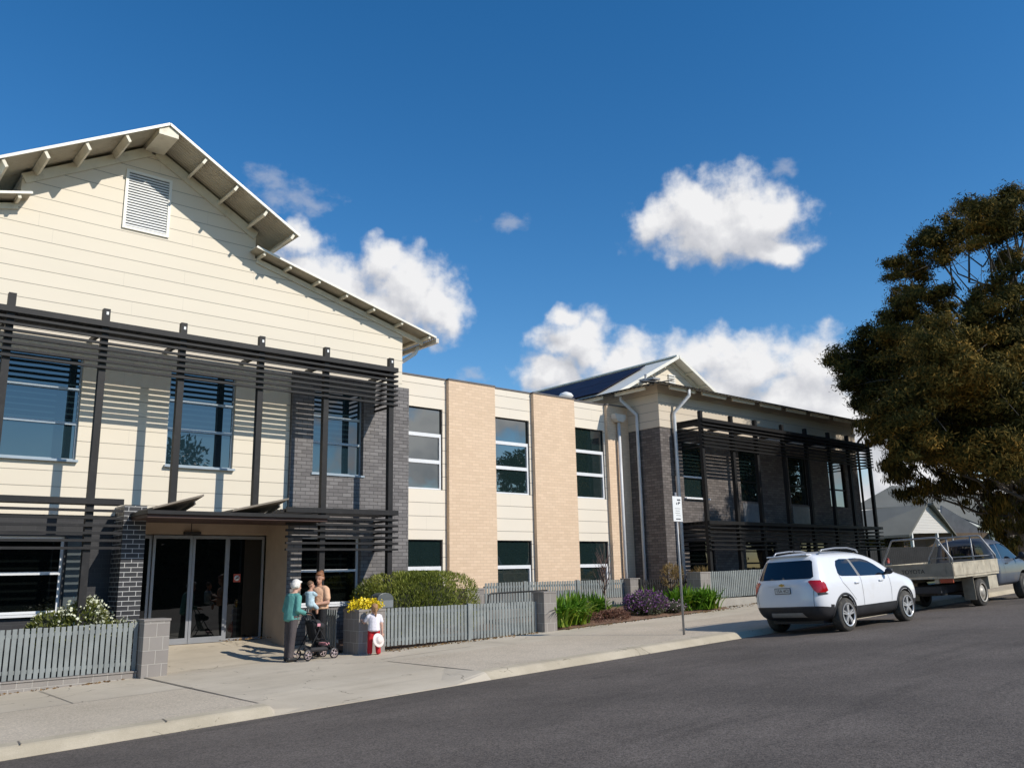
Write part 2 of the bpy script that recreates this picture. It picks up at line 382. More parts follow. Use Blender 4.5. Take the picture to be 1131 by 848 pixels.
def thing(name, label, cat, loc=(0, 0, 0), rot=(0, 0, 0), group=None):
    o = bpy.data.objects.new(name, None); COL.objects.link(o); o.location = loc; o.rotation_euler = rot; o.empty_display_size = .3
    from mathutils import Euler
    ROOTINV[o.name] = (Matrix.Translation(loc) @ Euler(rot).to_matrix().to_4x4()).inverted()
    return tag(o, label, cat, group)
def mesh_np(name, verts, faces_n, nper, mat, parent=None, smooth=False, loc=None):
    me = bpy.data.meshes.new(name); V = np.asarray(verts, dtype=np.float32).reshape(-1, 3)
    if parent is not None:
        I = np.array(rootinv(parent)); V = V @ I[:3, :3].T + I[:3, 3]
    elif loc is not None: V = V - np.array(loc)
    fi = np.asarray(faces_n, dtype=np.int32).reshape(-1)
    me.vertices.add(len(V)); me.vertices.foreach_set('co', V.astype(np.float32).ravel())
    me.loops.add(len(fi)); me.loops.foreach_set('vertex_index', fi)
    k = len(fi) // nper; me.polygons.add(k)
    me.polygons.foreach_set('loop_start', np.arange(k, dtype=np.int32) * nper)
    me.polygons.foreach_set('use_smooth', np.full(k, smooth))
    me.materials.append(mat); me.update(calc_edges=True)
    o = bpy.data.objects.new(name, me); COL.objects.link(o)
    if parent is not None: o.parent = parent
    elif loc is not None: o.location = loc; ROOTINV[o.name] = Matrix.Translation(loc).inverted()
    return o
def leaves(centres, dirs, L, Wd, droop=0., jit=.35):
    "one kite-shaped leaf per centre along dirs; returns verts, faces (quads)"
    C = np.asarray(centres); n = len(C); D = np.asarray(dirs) + rng.normal(0, jit, (n, 3)); D[:, 2] -= droop
    D /= np.linalg.norm(D, axis=1)[:, None] + 1e-9
    S = np.cross(D, rng.normal(0, 1, (n, 3))); S /= np.linalg.norm(S, axis=1)[:, None] + 1e-9
    l = (L * rng.uniform(.6, 1.3, n))[:, None]; wv = (Wd * rng.uniform(.6, 1.3, n))[:, None]
    V = np.stack([C - D * l * .5, C + S * wv * .5, C + D * l * .5, C - S * wv * .5], 1).reshape(-1, 3)
    return V, np.arange(4 * n)
def shell(n, c, r, inner=.55):
    d = rng.normal(0, 1, (n, 3)); d /= np.linalg.norm(d, axis=1)[:, None]
    rad = rng.uniform(inner ** 3, 1, n) ** (1 / 3)
    return np.asarray(c) + d * rad[:, None] * np.asarray(r), d

# ------------------------------------------------------------------ ground levels
SL, X0 = .03, 5.3
def G(x): return SL * (min(max(x, -25), 45) - X0)
ROADP = [(-5.2, .03), (-3, .08), (0, .12), (4, .14), (7, .09), (9.5, 0), (11.12, -.085)]
def roadz(x, y):
    ys = [p[0] for p in ROADP]; return G(x) + float(np.interp(y, ys, [p[1] for p in ROADP]))
def strip(name, mat, xs, prof, label=None):
    mb = MB(); k = len(prof)
    mb.add([(x, y, G(x) + z) for x in xs for (y, z) in prof], [(i * k + j, (i + 1) * k + j, (i + 1) * k + j + 1, i * k + j + 1) for i in range(len(xs) - 1) for j in range(k - 1)])
    return tag(build(mb, name, mat), kind='structure')
XS = [-60, -25, 0, 10, 20, 30, 45, 60, 110]
g = MB(); gx = [-400, -60, -25, 0, 20, 45, 110, 400]; gy = [-400, -60, -5, 10, 20, 60, 400]
g.add([(x, y, G(x) - (.02 if y < -5.1 else .32)) for x in gx for y in gy], [(i * 7 + j, (i + 1) * 7 + j, (i + 1) * 7 + j + 1, i * 7 + j + 1) for i in range(7) for j in range(6)])
tag(build(g, 'ground', GRASS), kind='structure')
strip('road', ROAD, XS, ROADP)
def strip2(name, mat, xs, prof):
    "prof: (y, z with kerb, z at the dropped crossing)"
    mb = MB(); k = len(prof); kf = lambda x: 1 - float(np.interp(x, [5.30, 5.36, 5.75, 8.3, 9.0], [0, .6, 1, 1, 0]))
    mb.add([(x, y, G(x) + zb + (za - zb) * kf(x)) for x in xs for (y, za, zb) in prof], [(i * k + j, (i + 1) * k + j, (i + 1) * k + j + 1, i * k + j + 1) for i in range(len(xs) - 1) for j in range(k - 1)])
    return tag(build(mb, name, mat), kind='structure')
KX = [5.3, 5.36, 5.75, 7, 8.3, 9.0]
strip2('kerb', KERB, [-60, -25, 0, 5.3], [(11.11, -.30, -.3), (11.12, -.08, -.08), (11.26, .015, 0), (11.30, .03, 0), (11.5, .036, 0), (11.52, .032, 0)])
strip2('kerb', KERB, [9.0, 15, 16.2, 30, 45, 110], [(11.11, -.30, -.3), (11.12, -.08, -.08), (11.26, .015, 0), (11.30, .03, 0), (11.5, .036, 0), (11.52, .032, 0)])
strip2('driveway_crossing', PATHC, KX, [(11.11, -.30, -.3), (11.12, -.08, -.075), (11.26, .015, -.062), (11.30, .03, -.058), (11.5, .036, -.045), (11.52, .032, -.043), (12.4, .022, .012), (14.2, .013, .013), (16.6, .012, .012)])
strip('footpath', PATHA, [-60, -25, 0, 5.299], [(11.52, .032), (14.2, .014)])
strip('footpath', PATHA, [9.001, 15, 30, 45, 110], [(11.52, .032), (14.2, .014)])
strip('concrete_path', PATHC, [-60, -25, 0, 5.299], [(14.2, .014), (17.6, .0)])
strip('concrete_path', PATHC, [9.001, 14.35], [(14.2, .014), (16.9, .0)])
strip('concrete_path', PATHC, [14.35, 22, 30, 45, 110], [(14.2, .014), (15.72, .006), (15.75, -.2)])
# entrance ramp up to the doors
mb = MB(); ex = [5.3, 7, 9.3]
mb.add([(x, y, (G(x) + .013) * (1 - t) + .35 * t) for x in ex for (y, t) in ((16.6, 0), (18.86, 1), (19.2, 1))], [(i * 3 + j, (i + 1) * 3 + j, (i + 1) * 3 + j + 1, i * 3 + j + 1) for i in range(2) for j in range(2)])
tag(build(mb, 'forecourt', PATHC), kind='structure')
# planted ground behind the fences and mulch bed
strip('planting_ground', SOIL, [-20, 0, 5.29], [(16.6, .02), (18, .05)])
strip('planting_ground', SOIL, [9.31, 14.35], [(16.0, .01), (19.5, .3)])
strip('garden_bed', SOIL, [14.76, 18, 22], [(15.74, .02), (16.4, .09), (19.5, .22)])
strip('planting_ground', SOIL, [22.001, 30, 45], [(16.4, .10), (18, .12)])
jm = MB()
def gline(x0, y0, x1, y1, wd, z=.024):
    d = Vector((x1 - x0, y1 - y0, 0)).normalized(); s_ = Vector((-d.y, d.x, 0)) * wd / 2
    q = []
    for (x, y) in ((x0, y0), (x1, y1)):
        yy = .034 if y < 11.6 else (.03 + (.014 - .03) * min((y - 11.52) / 2.68, 1))
        for sg in (1, -1): q.append((x + sg * s_.x, y + sg * s_.y, G(x) + yy + .004))
    jm.add(q, [(0, 1, 3, 2)])
gline(5.28, 11.6, 5.28, 16.5, .035); gline(9.0, 11.6, 9.0, 14.2, .022)
for x in (-1, 2.2, 3.6, 12.2, 15.5, 18.6): gline(x, 14.2, x, 16.3 if x < 5 else 15.7, .014)
gline(0, 14.2, 5.35, 14.2, .012); gline(9.1, 14.6, 11.4, 14.75, .02); gline(11.4, 14.75, 12.2, 14.2, .016)
for x in (2.35, 3.95, 12.4, 14.6): gline(x, 11.26, x + .02, 11.5, .02)
tag(build(jm, 'path_joint', LINE), kind='structure')

# ------------------------------------------------------------------ building helpers
def wall_front(mb, Y, x0, x1, z0, z1, holes, reveal=.14):
    xs = sorted({x0, x1, *[h[0] for h in holes], *[h[1] for h in holes]}); zs = sorted({z0, z1, *[h[2] for h in holes], *[h[3] for h in holes]})
    xs = [x for x in xs if x0 <= x <= x1]; zs = [z for z in zs if z0 <= z <= z1]
    for i in range(len(xs) - 1):
        for j in range(len(zs) - 1):
            cx, cz = (xs[i] + xs[i + 1]) / 2, (zs[j] + zs[j + 1]) / 2
            if any(h[0] < cx < h[1] and h[2] < cz < h[3] for h in holes): continue
            mb.add([(xs[i], Y, zs[j]), (xs[i + 1], Y, zs[j]), (xs[i + 1], Y, zs[j + 1]), (xs[i], Y, zs[j + 1])], [(0, 1, 2, 3)])
    for (a, b, c, d) in holes:
        q = [(a, Y, c), (b, Y, c), (b, Y, d), (a, Y, d)]; q2 = [(p[0], Y + reveal, p[2]) for p in q]
        mb.add(q + q2, [(0, 4, 5, 1), (1, 5, 6, 2), (2, 6, 7, 3), (3, 7, 4, 0)])
def link_window(parent, x0, x1, z0, z1, Y, trans, gl):
    f = MB(); fw = .035; e = .002; d = .05
    f.box(x0 + e, x0 + fw, Y, Y + d, z0 + e, z1 - e); f.box(x1 - fw, x1 - e, Y, Y + d, z0 + e, z1 - e); f.box(x0 + fw, x1 - fw, Y, Y + d, z1 - fw, z1 - e)
    wdw = build(f, 'window', BRONZEF, parent)
    f = MB(); f.box(x0 + fw, x1 - fw, Y - .01, Y + d, z0 + e, z0 + fw + .01)
    for t in trans: f.box(x0 + fw, x1 - fw - .05, Y - .012, Y + d, t - .05, t + .05)
    f.box(x1 - fw - .05, x1 - fw - .001, Y - .012, Y + d, z0 + fw + .012 if len(trans) > 1 else z0 + fw + .012, max(trans) + .05); build(f, 'sash', ALU, wdw)
    p = MB(); zs = [z0 + fw + .01, *sorted(trans), z1 - fw]
    for i in range(len(zs) - 1): p.box(x0 + fw + .001, x1 - fw - .001 - (.05 if i < len(zs) - 2 else 0), Y + .03, Y + .036, zs[i] + (.051 if i else .001), zs[i + 1] - (.051 if i < len(zs) - 2 else .001))
    build(p, 'pane', gl, wdw); return wdw
def window(parent, x0, x1, z0, z1, Y, trans=(), mull=(), fw=.04, sill=False, gl=None, fmat=None, deep=.055):
    gl = gl or GLASS; fmat = fmat or ALU
    f = MB(); e = .002
    f.box(x0 + e, x0 + fw, Y, Y + deep, z0 + e, z1 - e); f.box(x1 - fw, x1 - e, Y, Y + deep, z0 + e, z1 - e)
    f.box(x0 + fw, x1 - fw, Y, Y + deep, z0 + e, z0 + fw); f.box(x0 + fw, x1 - fw, Y, Y + deep, z1 - fw, z1 - e)
    for t in trans: f.box(x0 + fw, x1 - fw, Y - .012, Y + deep, t - .028, t + .028)
    for t in mull: f.box(t - .025, t + .025, Y + .004, Y + deep - .004, z0 + fw, z1 - fw)
    wdw = build(f, 'window', fmat, parent)
    if sill:
        s_ = MB(); s_.box(x0 - .03, x1 + .03, Y - .16, Y - .002, z0 - .045, z0 - .002); build(s_, 'sill', fmat, wdw)
    p = MB(); zs = [z0 + fw, *sorted(trans), z1 - fw]
    for i in range(len(zs) - 1):
        a = zs[i] + (.028 if i else 0); b = zs[i + 1] - (.028 if i < len(zs) - 2 else 0)
        p.box(x0 + fw + .001, x1 - fw - .001, Y + .03, Y + .036, a + .001, b - .001)
    build(p, 'pane', gl, wdw)
    return wdw
def corr_sheet(mb, p0, along, down, n_along, n_ridge=None, pitch=.095, amp=.015, th=.0):
    "corrugated sheet: p0 corner, along = edge vector crossing the corrugations, down = vector along them"
    p0 = Vector(p0); A = Vector(along); D = Vector(down); N = A.cross(D).normalized()
    k = max(4, int(A.length / pitch * 6)); vs = []
    for i in range(k + 1):
        t = i / k; q = p0 + A * t + N * amp * math.sin(2 * math.pi * t * A.length / pitch)
        vs += [q, q + D]
    sm = mb.sm; mb.sm = True
    mb.add(vs, [(2 * i, 2 * i + 1, 2 * i + 3, 2 * i + 2) for i in range(k)]); mb.sm = sm

# ================================================================== gabled wing (left)
YF = 17.9; YL = 16.8
B1 = thing('care_building', 'two storey cream clad gabled building with dark entrance louvres, nearest on the left', 'building', (5.2, 17.9, 0))
XC = 5.2
w1 = MB(); holes_u = [(2.55, 4.2, 4.0, 6.05), (5.9, 7.33, 4.02, 6.05)]
wall_front(w1, YF, -1.4, 8.64, 2.95, 6.38, holes_u)
mb_low = 7.4
def ztop(x): return 10.98 - .577 * abs(x - XC)
# gable field above 6.38
zl = lambda x: 8.98 - .264 * (abs(x - XC) - 2.31)
gp = [(-1.4, 6.38), (11.69, 6.38), (11.69, zl(11.69)), (XC + 2.42, zl(XC + 2.42)), (XC + 2.42, ztop(XC + 2.42)), (XC, ztop(XC)), (XC - 2.42, ztop(XC - 2.42)), (XC - 2.42, zl(XC - 2.42)), (-1.4, zl(-1.4))]
w1.add([(x, YF, z) for x, z in gp], [tuple(range(len(gp)))])
for sx_ in (-1.4, 11.69): w1.add([(sx_, YF, 0), (sx_, 34, 0), (sx_, 34, zl(sx_)), (sx_, YF, zl(sx_))], [(0, 1, 2, 3)])
w1.add([(XC + 2.42, YF, 8.9), (XC + 2.42, 34, 8.9), (XC + 2.42, 34, 9.6), (XC + 2.42, YF, 9.6)], [(0, 1, 2, 3)])
w1.add([(XC - 2.42, YF, 8.9), (XC - 2.42, 34, 8.9), (XC - 2.42, 34, 9.6), (XC - 2.42, YF, 9.6)], [(0, 1, 2, 3)])
w1.add([(x, 34, z) for x, z in gp] , [tuple(range(len(gp)))]); w1.add([(-1.4, 34, 0), (11.69, 34, 0), (11.69, 34, 6.38), (-1.4, 34, 6.38)], [(0, 1, 2, 3)])
build(w1, 'wall', CLAD, B1)
# ground floor at left: dark wall with window
gw = MB(); wall_front(gw, YF + .02, -1.4, 5.0, 0, 2.95, [(2.2, 4.16, 1.14, 2.55)]); gw.add([(-1.4, YF, 2.95), (8.64, YF, 2.95), (8.64, YF + .3, 2.95), (-1.4, YF + .3, 2.95)], [(0, 1, 2, 3)])
build(gw, 'lower_wall', DBRICK2, B1)
pn = MB(); pn.box(4.2, 4.58, YF - .03, YF + .01, .3, 2.52); build(pn, 'wall_panel', plain('slate_panel', (.06, .075, .08), .5), B1)
gb = MB(); wall_front(gb, YF - .08, 8.65, 11.85, 0, 6.36, [(9.2, 10.54, 4.05, 6.05), (9.0, 10.52, 1.08, 2.6)], .2)
gb.box(11.70, 11.852, YF - .076, YF + .25, 0, 6.357); gb.add([(8.65, YF - .08, 6.36), (11.85, YF - .08, 6.36), (11.85, YF + .02, 6.36), (8.65, YF + .02, 6.36)], [(0, 1, 2, 3)])
gb.add([(8.65, YF - .08, 3.0), (8.65, YF + .02, 3.0), (8.65, YF + .02, 6.36), (8.65, YF - .08, 6.36)], [(0, 1, 2, 3)])
build(gb, 'brick_wall', GBRICK, B1)
pr = MB(); pr.box(5.0, 5.42, 17.3, 18.95, 0, 3.12); build(pr, 'brick_pier', DBRICK, B1)
# entrance recess
rc = MB(); rc.add([(8.65, YF - .08, 0), (8.65, 18.92, 0), (8.65, 18.92, 2.95), (8.65, YF - .08, 2.95)], [(0, 1, 2, 3)])
rc.box(5.42, 8.65, 18.9, 19.05, 2.66, 2.95)
rc.add([(5.42, YF, 2.93), (8.65, YF, 2.93), (8.65, 18.9, 2.93), (5.42, 18.9, 2.93)], [(0, 1, 2, 3)])
build(rc, 'recess_wall', TANWALL, B1)
jt = MB(); jt.box(6.88, 6.895, 18.895, 18.9, 2.67, 2.92); jt.box(6.72, 7.08, 18.82, 18.9, 2.66, 2.72); build(jt, 'door_sensor', FENCEK, B1)
def leaf(name, x0, x1, z0, z1, Y, fr=.055, bot=.12):
    f = MB(); f.box(x0, x0 + fr, Y, Y + .05, z0, z1); f.box(x1 - fr, x1, Y, Y + .05, z0, z1); f.box(x0 + fr, x1 - fr, Y, Y + .05, z1 - .07, z1); f.box(x0 + fr, x1 - fr, Y, Y + .05, z0, z0 + bot)
    o = build(f, name, ALUG, B1); p = MB(); p.box(x0 + fr + .001, x1 - fr - .001, Y + .02, Y + .03, z0 + bot + .001, z1 - .071); build(p, 'pane', GLASSD, o); return o
leaf('sidelight', 5.44, 6.09, .36, 2.64, 18.95); leaf('sliding_door', 6.1, 6.94, .36, 2.64, 18.9); leaf('sliding_door', 6.95, 7.74, .36, 2.64, 18.9); leaf('sidelight', 7.75, 8.62, .36, 2.64, 18.95, .05, .05)
ns = thing('no_smoking_sign', 'small square red and white no smoking sticker on the entrance glass', 'sign', (8.0, 18.96, 1.71))
s_ = MB(); s_.box(7.92, 8.08, 18.955, 18.96, 1.62, 1.80); build(s_, 'backing', plain('sign_red', (.55, .10, .06), .5), ns)
s_ = MB(); s_.lathe([(.062, 18.951), (.062, 18.9545)], (8.0, 0, 1.71), 'y', 20); dsk = build(s_, 'disc', WHITE, ns)
s_ = MB(); s_.box(7.965, 8.035, 18.948, 18.9505, 1.70, 1.72); s_.bar((7.96, 18.946, 1.67), (8.04, 18.946, 1.75), .014, .003, (0, 1, 0)); build(s_, 'symbol', plain('sign_dark', (.12, .03, .02), .5), ns)
# windows
window(B1, 2.55, 4.2, 4.0, 6.05, YF + .07, (4.72, 5.4), (), .032, True, None, ALUB)
window(B1, 5.9, 7.33, 4.02, 6.05, YF + .07, (4.79, 5.4), (), .032, True, None, ALUB)
window(B1, 9.2, 10.54, 4.05, 6.05, YF + .05, (4.79, 5.4), (), .032, True, None, ALUB)
window(B1, 2.2, 4.16, 1.14, 2.55, YF + .09, (1.87,), (), .05, True, GLASSD)
window(B1, 9.0, 10.52, 1.08, 2.6, YF + .05, (1.83,), (), .05, True, GLASSD)
# gable vent
vt = MB(); vt.box(4.68, 4.74, YF - .035, YF - .001, 8.94, 10.28); vt.box(5.58, 5.64, YF - .035, YF - .001, 8.94, 10.28); vt.box(4.74, 5.58, YF - .035, YF - .001, 8.94, 9.0); vt.box(4.74, 5.58, YF - .035, YF - .001, 10.22, 10.28)
vent = build(vt, 'gable_vent', BARGE, B1); v2 = MB(); n_ = 20
for i in range(n_):
    z = 9.01 + i * 1.2 / n_
    v2.add([(4.74, YF - .032, z), (5.58, YF - .032, z), (5.58, YF - .006, z + .05), (4.74, YF - .006, z + .05)], [(0, 1, 2, 3)])
build(v2, 'louvre', WHITE, vent); v3 = MB(); v3.box(4.74, 5.58, YF - .004, YF - .001, 9.0, 10.22); build(v3, 'vent_back', plain('vent_dark', (.05, .055, .07), .8), vent)
# roof
rf = MB(); YE = 16.9
for s in (1, -1):
    corr_sheet(rf, (XC, YE, 11.06), (0, 17.5, 0), (s * 3.02, 0, -3.02 * .577), 0)
    corr_sheet(rf, (XC + s * 2.3, 17.5, 9.06), (0, 17, 0), (s * 4.98, 0, -4.98 * .264), 0)
roof = build(rf, 'roof', SHEET, B1, fixn=False)
rt = MB()   # top cover (solid deck just above the visible soffit sheet), ridge cap and barge edges
for s in (1, -1):
    T0 = Vector((XC, 0, 11.085)); d = Vector((s * 3.04, 0, -3.04 * .577))
    rt.add([(XC, YE, 11.08), (XC, 34.4, 11.08), (XC + d.x, 34.4, 11.08 + d.z), (XC + d.x, YE, 11.08 + d.z)], [(0, 1, 2, 3)])
    rt.bar((XC, YE - .012, 11.065), (XC + s * 3.03, YE - .012, 11.065 - 3.03 * .577), .022, .055)
    a = XC + s * 2.28; rt.add([(a, 17.5, 9.085), (a, 34.4, 9.085), (a + s * 5.02, 34.4, 9.085 - 5.02 * .264), (a + s * 5.02, 17.5, 9.085 - 5.02 * .264)], [(0, 1, 2, 3)])
    rt.bar((a, 17.49, 9.07), (a + s * 5.0, 17.49, 9.07 - 5.0 * .264), .02, .05)
build(rt, 'roof_capping', BARGE, roof)
pu = MB()
SA = math.atan(.577)
for s in (1, -1):
    for dx in (.83, 1.55, 2.25, 2.92):
        zt = 11.04 - .577 * dx; T = Matrix.Translation((XC + s * dx, 0, zt)) @ Matrix.Rotation(s * SA, 4, 'Y')
        pu = MB(); pu.box(-.028, .028, YE + .02, YF + (.05 if dx < 2.4 else 3), -.165, -.012, T); build(pu, 'purlin', TRIM, roof)
    for dx in (2.5, 3.15, 3.9, 4.65, 5.42, 6.25, 7.1):
        zt = 9.045 - .264 * (dx - 2.31); T = Matrix.Translation((XC + s * dx, 0, zt)) @ Matrix.Rotation(s * math.atan(.264), 4, 'Y')
        pu = MB(); pu.box(-.028, .028, 17.52, YF + (.03 if dx < 6.3 else 6), -.085, -.012, T); build(pu, 'purlin', TRIM, roof)
    # rakes lying on the wall
    pu = MB(); pu.bar((XC, YF - .03, 10.86), (XC + s * 2.40, YF - .03, 10.86 - 2.40 * .577), .05, .2)
    pu.bar((XC + s * 2.45, YF - .025, 8.88), (XC + s * 7.1, YF - .025, 8.88 - 4.65 * .264), .05, .12); build(pu, 'rake_board', TRIM, roof)
pu = MB(); pu.box(XC - .2, XC + .2, YE + .02, YF + .05, 10.80, 10.97); pu.prism([(XC - .2, 10.972), (XC + .2, 10.972), (XC, 11.05)], YE + .02, YF)
build(pu, 'ridge_beam', TRIM, roof)
gt = MB(); gt.box(12.49, 12.58, 17.52, 34, 7.62, 7.74); gtr = build(gt, 'gutter', PIPE, roof)
dp = MB(); dp.tube([(12.35, 18.15, 7.62), (12.3, 18.2, 7.45), (11.98, 18.3, 7.2), (11.78, 18.35, 7.05), (11.78, 18.35, 4)], .05); build(dp, 'downpipe', WHITE, B1)

# sun screens -------------------------------------------------------------
def sun_screen(parent, x0, x1, ztopb, zbot, posts, mat, Yl=YL, ret=True, top_depth=.5, wallY=YF, ntop=4, retL=False, poststop=None, nblade=7, beamh=.11, pm=None):
    m = MB(); m.box(x0, x1, Yl, Yl + .06, ztopb - beamh, ztopb)
    pit = (ztopb - beamh - zbot) / nblade
    for i in range(nblade):
        z = ztopb - beamh - pit * (i + 1) + .0
        m.box(x0, x1, Yl + .002, Yl + .062, z, z + .046)
    for k in range(ntop):
        y = Yl + .13 + k * top_depth / max(1, ntop); m.box(x0, x1, y, y + .05, ztopb - .105, ztopb - .03)
    for sx_, on in ((x1, ret), (x0, retL)):
        if not on: continue
        sg = -1 if sx_ == x1 else 1
        for i in range(nblade):
            z = ztopb - beamh - pit * (i + 1) + .0
            m.box(min(sx_, sx_ + sg * .05), max(sx_, sx_ + sg * .05), Yl + .064, wallY - .02, z + .001, z + .045)
        m.box(min(sx_, sx_ + sg * .06), max(sx_, sx_ + sg * .06), Yl + .064, wallY - .02, ztopb - .11, ztopb - .01)
    for (px_, pb, pt) in posts:
        if pt > ztopb - .5: m.box(px_ - .035, px_ + .035, Yl + .19, wallY - .01, ztopb - .19, ztopb - .108)
    o = build(m, 'sun_screen', mat, parent)
    for (px_, pb, pt) in posts:
        p = MB(); p.box(px_ - .062, px_ + .062, Yl + .065, Yl + .185, pb, pt); build(p, 'post', mat, o)
    return o
sun_screen(B1, 1.0, 10.87, 6.56, 5.63, [(2.68, 0, 6.82), (4.28, 0, 6.82), (5.76, 2.93, 6.8), (7.44, 2.93, 6.8), (9.0, 0, 6.8), (10.72, 0, 6.8)], BRONZE, ntop=8, top_depth=.80)
sun_screen(B1, 1.0, 4.84, 3.19, 2.27, [], BRONZE, ret=False, ntop=3, nblade=6, top_depth=.3)
sun_screen(B1, 8.12, 10.9, 3.16, 2.25, [], BRONZE, ntop=5, nblade=6, top_depth=.9, retL=False)
# post lights
for x, z in ((4.28, 6.7), (5.76, 6.66), (7.44, 6.66), (9.0, 6.68), (10.72, 6.68)): lt = MB(); lt.box(x - .012, x + .03, YL + .055, YL + .064, z, z + .06); build(lt, 'post_bracket', WHITE, B1)
# canopy
ca = MB(); ca.box(5.12, 8.85, 16.3, 17.88, 2.90, 2.97); canopy = build(ca, 'entrance_canopy', BRONZE, B1)
cs = MB(); cs.box(5.14, 8.83, 16.36, 17.86, 2.835, 2.898); build(cs, 'soffit', REDWOOD, canopy)
for x0, x1 in ((5.2, 6.1), (6.72, 7.85)):
    q = MB(); A = [(x0, 16.28, 2.985), (x1, 16.18, 3.25), (x1 - .1, 17.3, 3.0), (x0 + .05, 17.5, 2.985)]
    q.add(A + [(p[0], p[1], p[2] + .035) for p in A], [(0, 1, 2, 3), (7, 6, 5, 4), (0, 4, 5, 1), (1, 5, 6, 2), (2, 6, 7, 3), (3, 7, 4, 0)])
    q.bar((x1 - .2, 16.9, 2.97), (x1 - .05, 16.5, 3.14), .05); build(q, 'canopy_wing', plain('wing_metal', (.20, .165, .125), .5), canopy)

# ================================================================== link wing (middle)
B2 = thing('link_building', 'flat roofed two storey link wing with tan brick pilasters and stacked windows', 'building', (16.7, 19.4, 0)); YM = 19.4
bays = [(11.7, 14.18, 12.6, 14.05), (15.9, 17.46, 15.93, 17.36), (19.25, 20.79, 19.28, 20.72)]
wm = MB(); hol = []
for (a, b, c, d) in bays: hol += [(c, d, 4.0, 6.3), (c, d, 1.05, 2.63)]
wall_front(wm, YM, 11.7, 21.84, 0, 7.16, hol, .12)
wm.add([(11.7, YM, 7.16), (21.84, YM, 7.16), (21.84, 34, 7.16), (11.7, 34, 7.16)], [(0, 1, 2, 3)]); wm.add([(11.7, 34, 0), (21.84, 34, 0), (21.84, 34, 7.16), (11.7, 34, 7.16)], [(0, 1, 2, 3)])
build(wm, 'wall', CLADM, B2)
for a, b in ((14.18, 15.9), (17.46, 19.25), (20.79, 21.84)):
    p = MB(); p.box(a, b, YM - .13, YM - .002, 0, 7.165); build(p, 'brick_pilaster', TBRICK, B2)
for (a, b, c, d) in bays:
    link_window(B2, c, d, 4.0, 6.3, YM + .05, (4.78, 5.53), GLASSM); link_window(B2, c, d, 1.05, 2.63, YM + .05, (1.86,), GLASSM)
cp = MB()
for a, b, y in ((11.7, 14.17, YM - .02), (14.17, 15.91, YM - .15), (15.91, 17.45, YM - .02), (17.45, 19.26, YM - .15), (19.26, 20.78, YM - .02), (20.78, 21.84, YM - .15)): cp.box(a, b, y, YM + .3, 7.168, 7.215)
build(cp, 'parapet_capping', plain('capping', (.12, .11, .11), .5), B2)
rv = MB(); rv.lathe([(.12, 7.15), (.12, 7.5), (.21, 7.51), (.26, 7.57), (.2, 7.66), (.05, 7.72)], (20.0, 20.4, 0), 'z', 16); build(rv, 'roof_vent', WHITE, B2)
rh = MB(); rh.prism([(20.95, 6.86), (21.5, 6.86), (21.46, 6.7), (21.36, 6.6), (21.1, 6.6), (20.99, 6.7)], YM - .36, YM - .135); rh.box(21.36, 21.39, YM - .365, YM - .359, 6.72, 6.80)
rhd = build(rh, 'rainwater_head', PIPE, B2, .02); d_ = MB(); d_.tube([(21.24, YM - .24, 6.6), (21.24, YM - .24, .4)], .055); build(d_, 'downpipe', PIPEG, rhd)

# ================================================================== far wing (right)
B3 = thing('far_building', 'far two storey wing with brown grey brick, louvre screens coloured darker for tree shade and rooftop solar panels', 'building', (28.35, 17.9, 0))
hb = [(22.95, 24.2, 4.03, 5.95), (26.2, 27.45, 4.03, 5.95), (29.45, 30.75, 4.03, 5.95), (32.4, 33.75, 4.03, 5.95)]
hl = [(23.0, 24.4, 1.1, 2.6), (26.2, 28.2, 1.1, 2.6), (29.8, 31.8, 1.1, 2.6)]
wb_ = MB(); wall_front(wb_, YF, 21.85, 34.85, 0, 6.33, hb + hl)
for sx_ in (21.85, 34.85): wb_.add([(sx_, YF, 0), (sx_, 34, 0), (sx_, 34, 6.33), (sx_, YF, 6.33)], [(0, 1, 2, 3)])
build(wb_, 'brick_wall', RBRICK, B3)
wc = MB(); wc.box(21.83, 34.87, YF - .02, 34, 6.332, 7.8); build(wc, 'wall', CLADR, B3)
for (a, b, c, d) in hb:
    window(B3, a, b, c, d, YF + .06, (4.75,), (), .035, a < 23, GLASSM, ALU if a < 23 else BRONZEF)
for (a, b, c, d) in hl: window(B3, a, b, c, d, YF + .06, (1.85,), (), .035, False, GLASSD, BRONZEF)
for a, b in ((26.2, 27.45), (29.45, 30.75)):
    p = MB(); p.box(a + .03, b - .03, YF - .02, YF - .002, 3.22, 3.96); build(p, 'spandrel_panel', plain('spandrel_grey', (.20, .20, .205), .25), B3)
X1, X2, EV = 21.1, 35.6, 7.62; YEV = 17.2; SK = .25
r3 = MB()
# hipped skirt: front, left, right
hi = 4.2
corr_sheet(r3, (X1, YEV, EV), (X2 - X1, 0, 0), (0, .9, .9 * SK), 0, pitch=.2, amp=.022)
sk = [(X1, YEV, EV + .035), (X2, YEV, EV + .035), (X2 - hi, YEV + hi, EV + .035 + hi * SK), (X1 + hi, YEV + hi, EV + .035 + hi * SK)]
r3.add(sk, [(0, 1, 2, 3)]); r3.add([(X1, YEV, EV + .035), (X1, 34.5, EV + .035), (X1 + hi, 34.5, EV + .035 + hi * SK), (X1 + hi, YEV + hi, EV + .035 + hi * SK)], [(0, 1, 2, 3)])
r3.add([(X2, YEV, EV + .035), (X2, 34.5, EV + .035), (X2 - hi, 34.5, EV + .035 + hi * SK), (X2 - hi, YEV + hi, EV + .035 + hi * SK)], [(0, 1, 2, 3)])
corr_sheet(r3, (X1, YEV, EV), (0, 17, 0), (.8, 0, .8 * SK), 0, pitch=.2, amp=.022)
corr_sheet(r3, (X2, YEV, EV), (0, 17, 0), (-.8, 0, .8 * SK), 0)
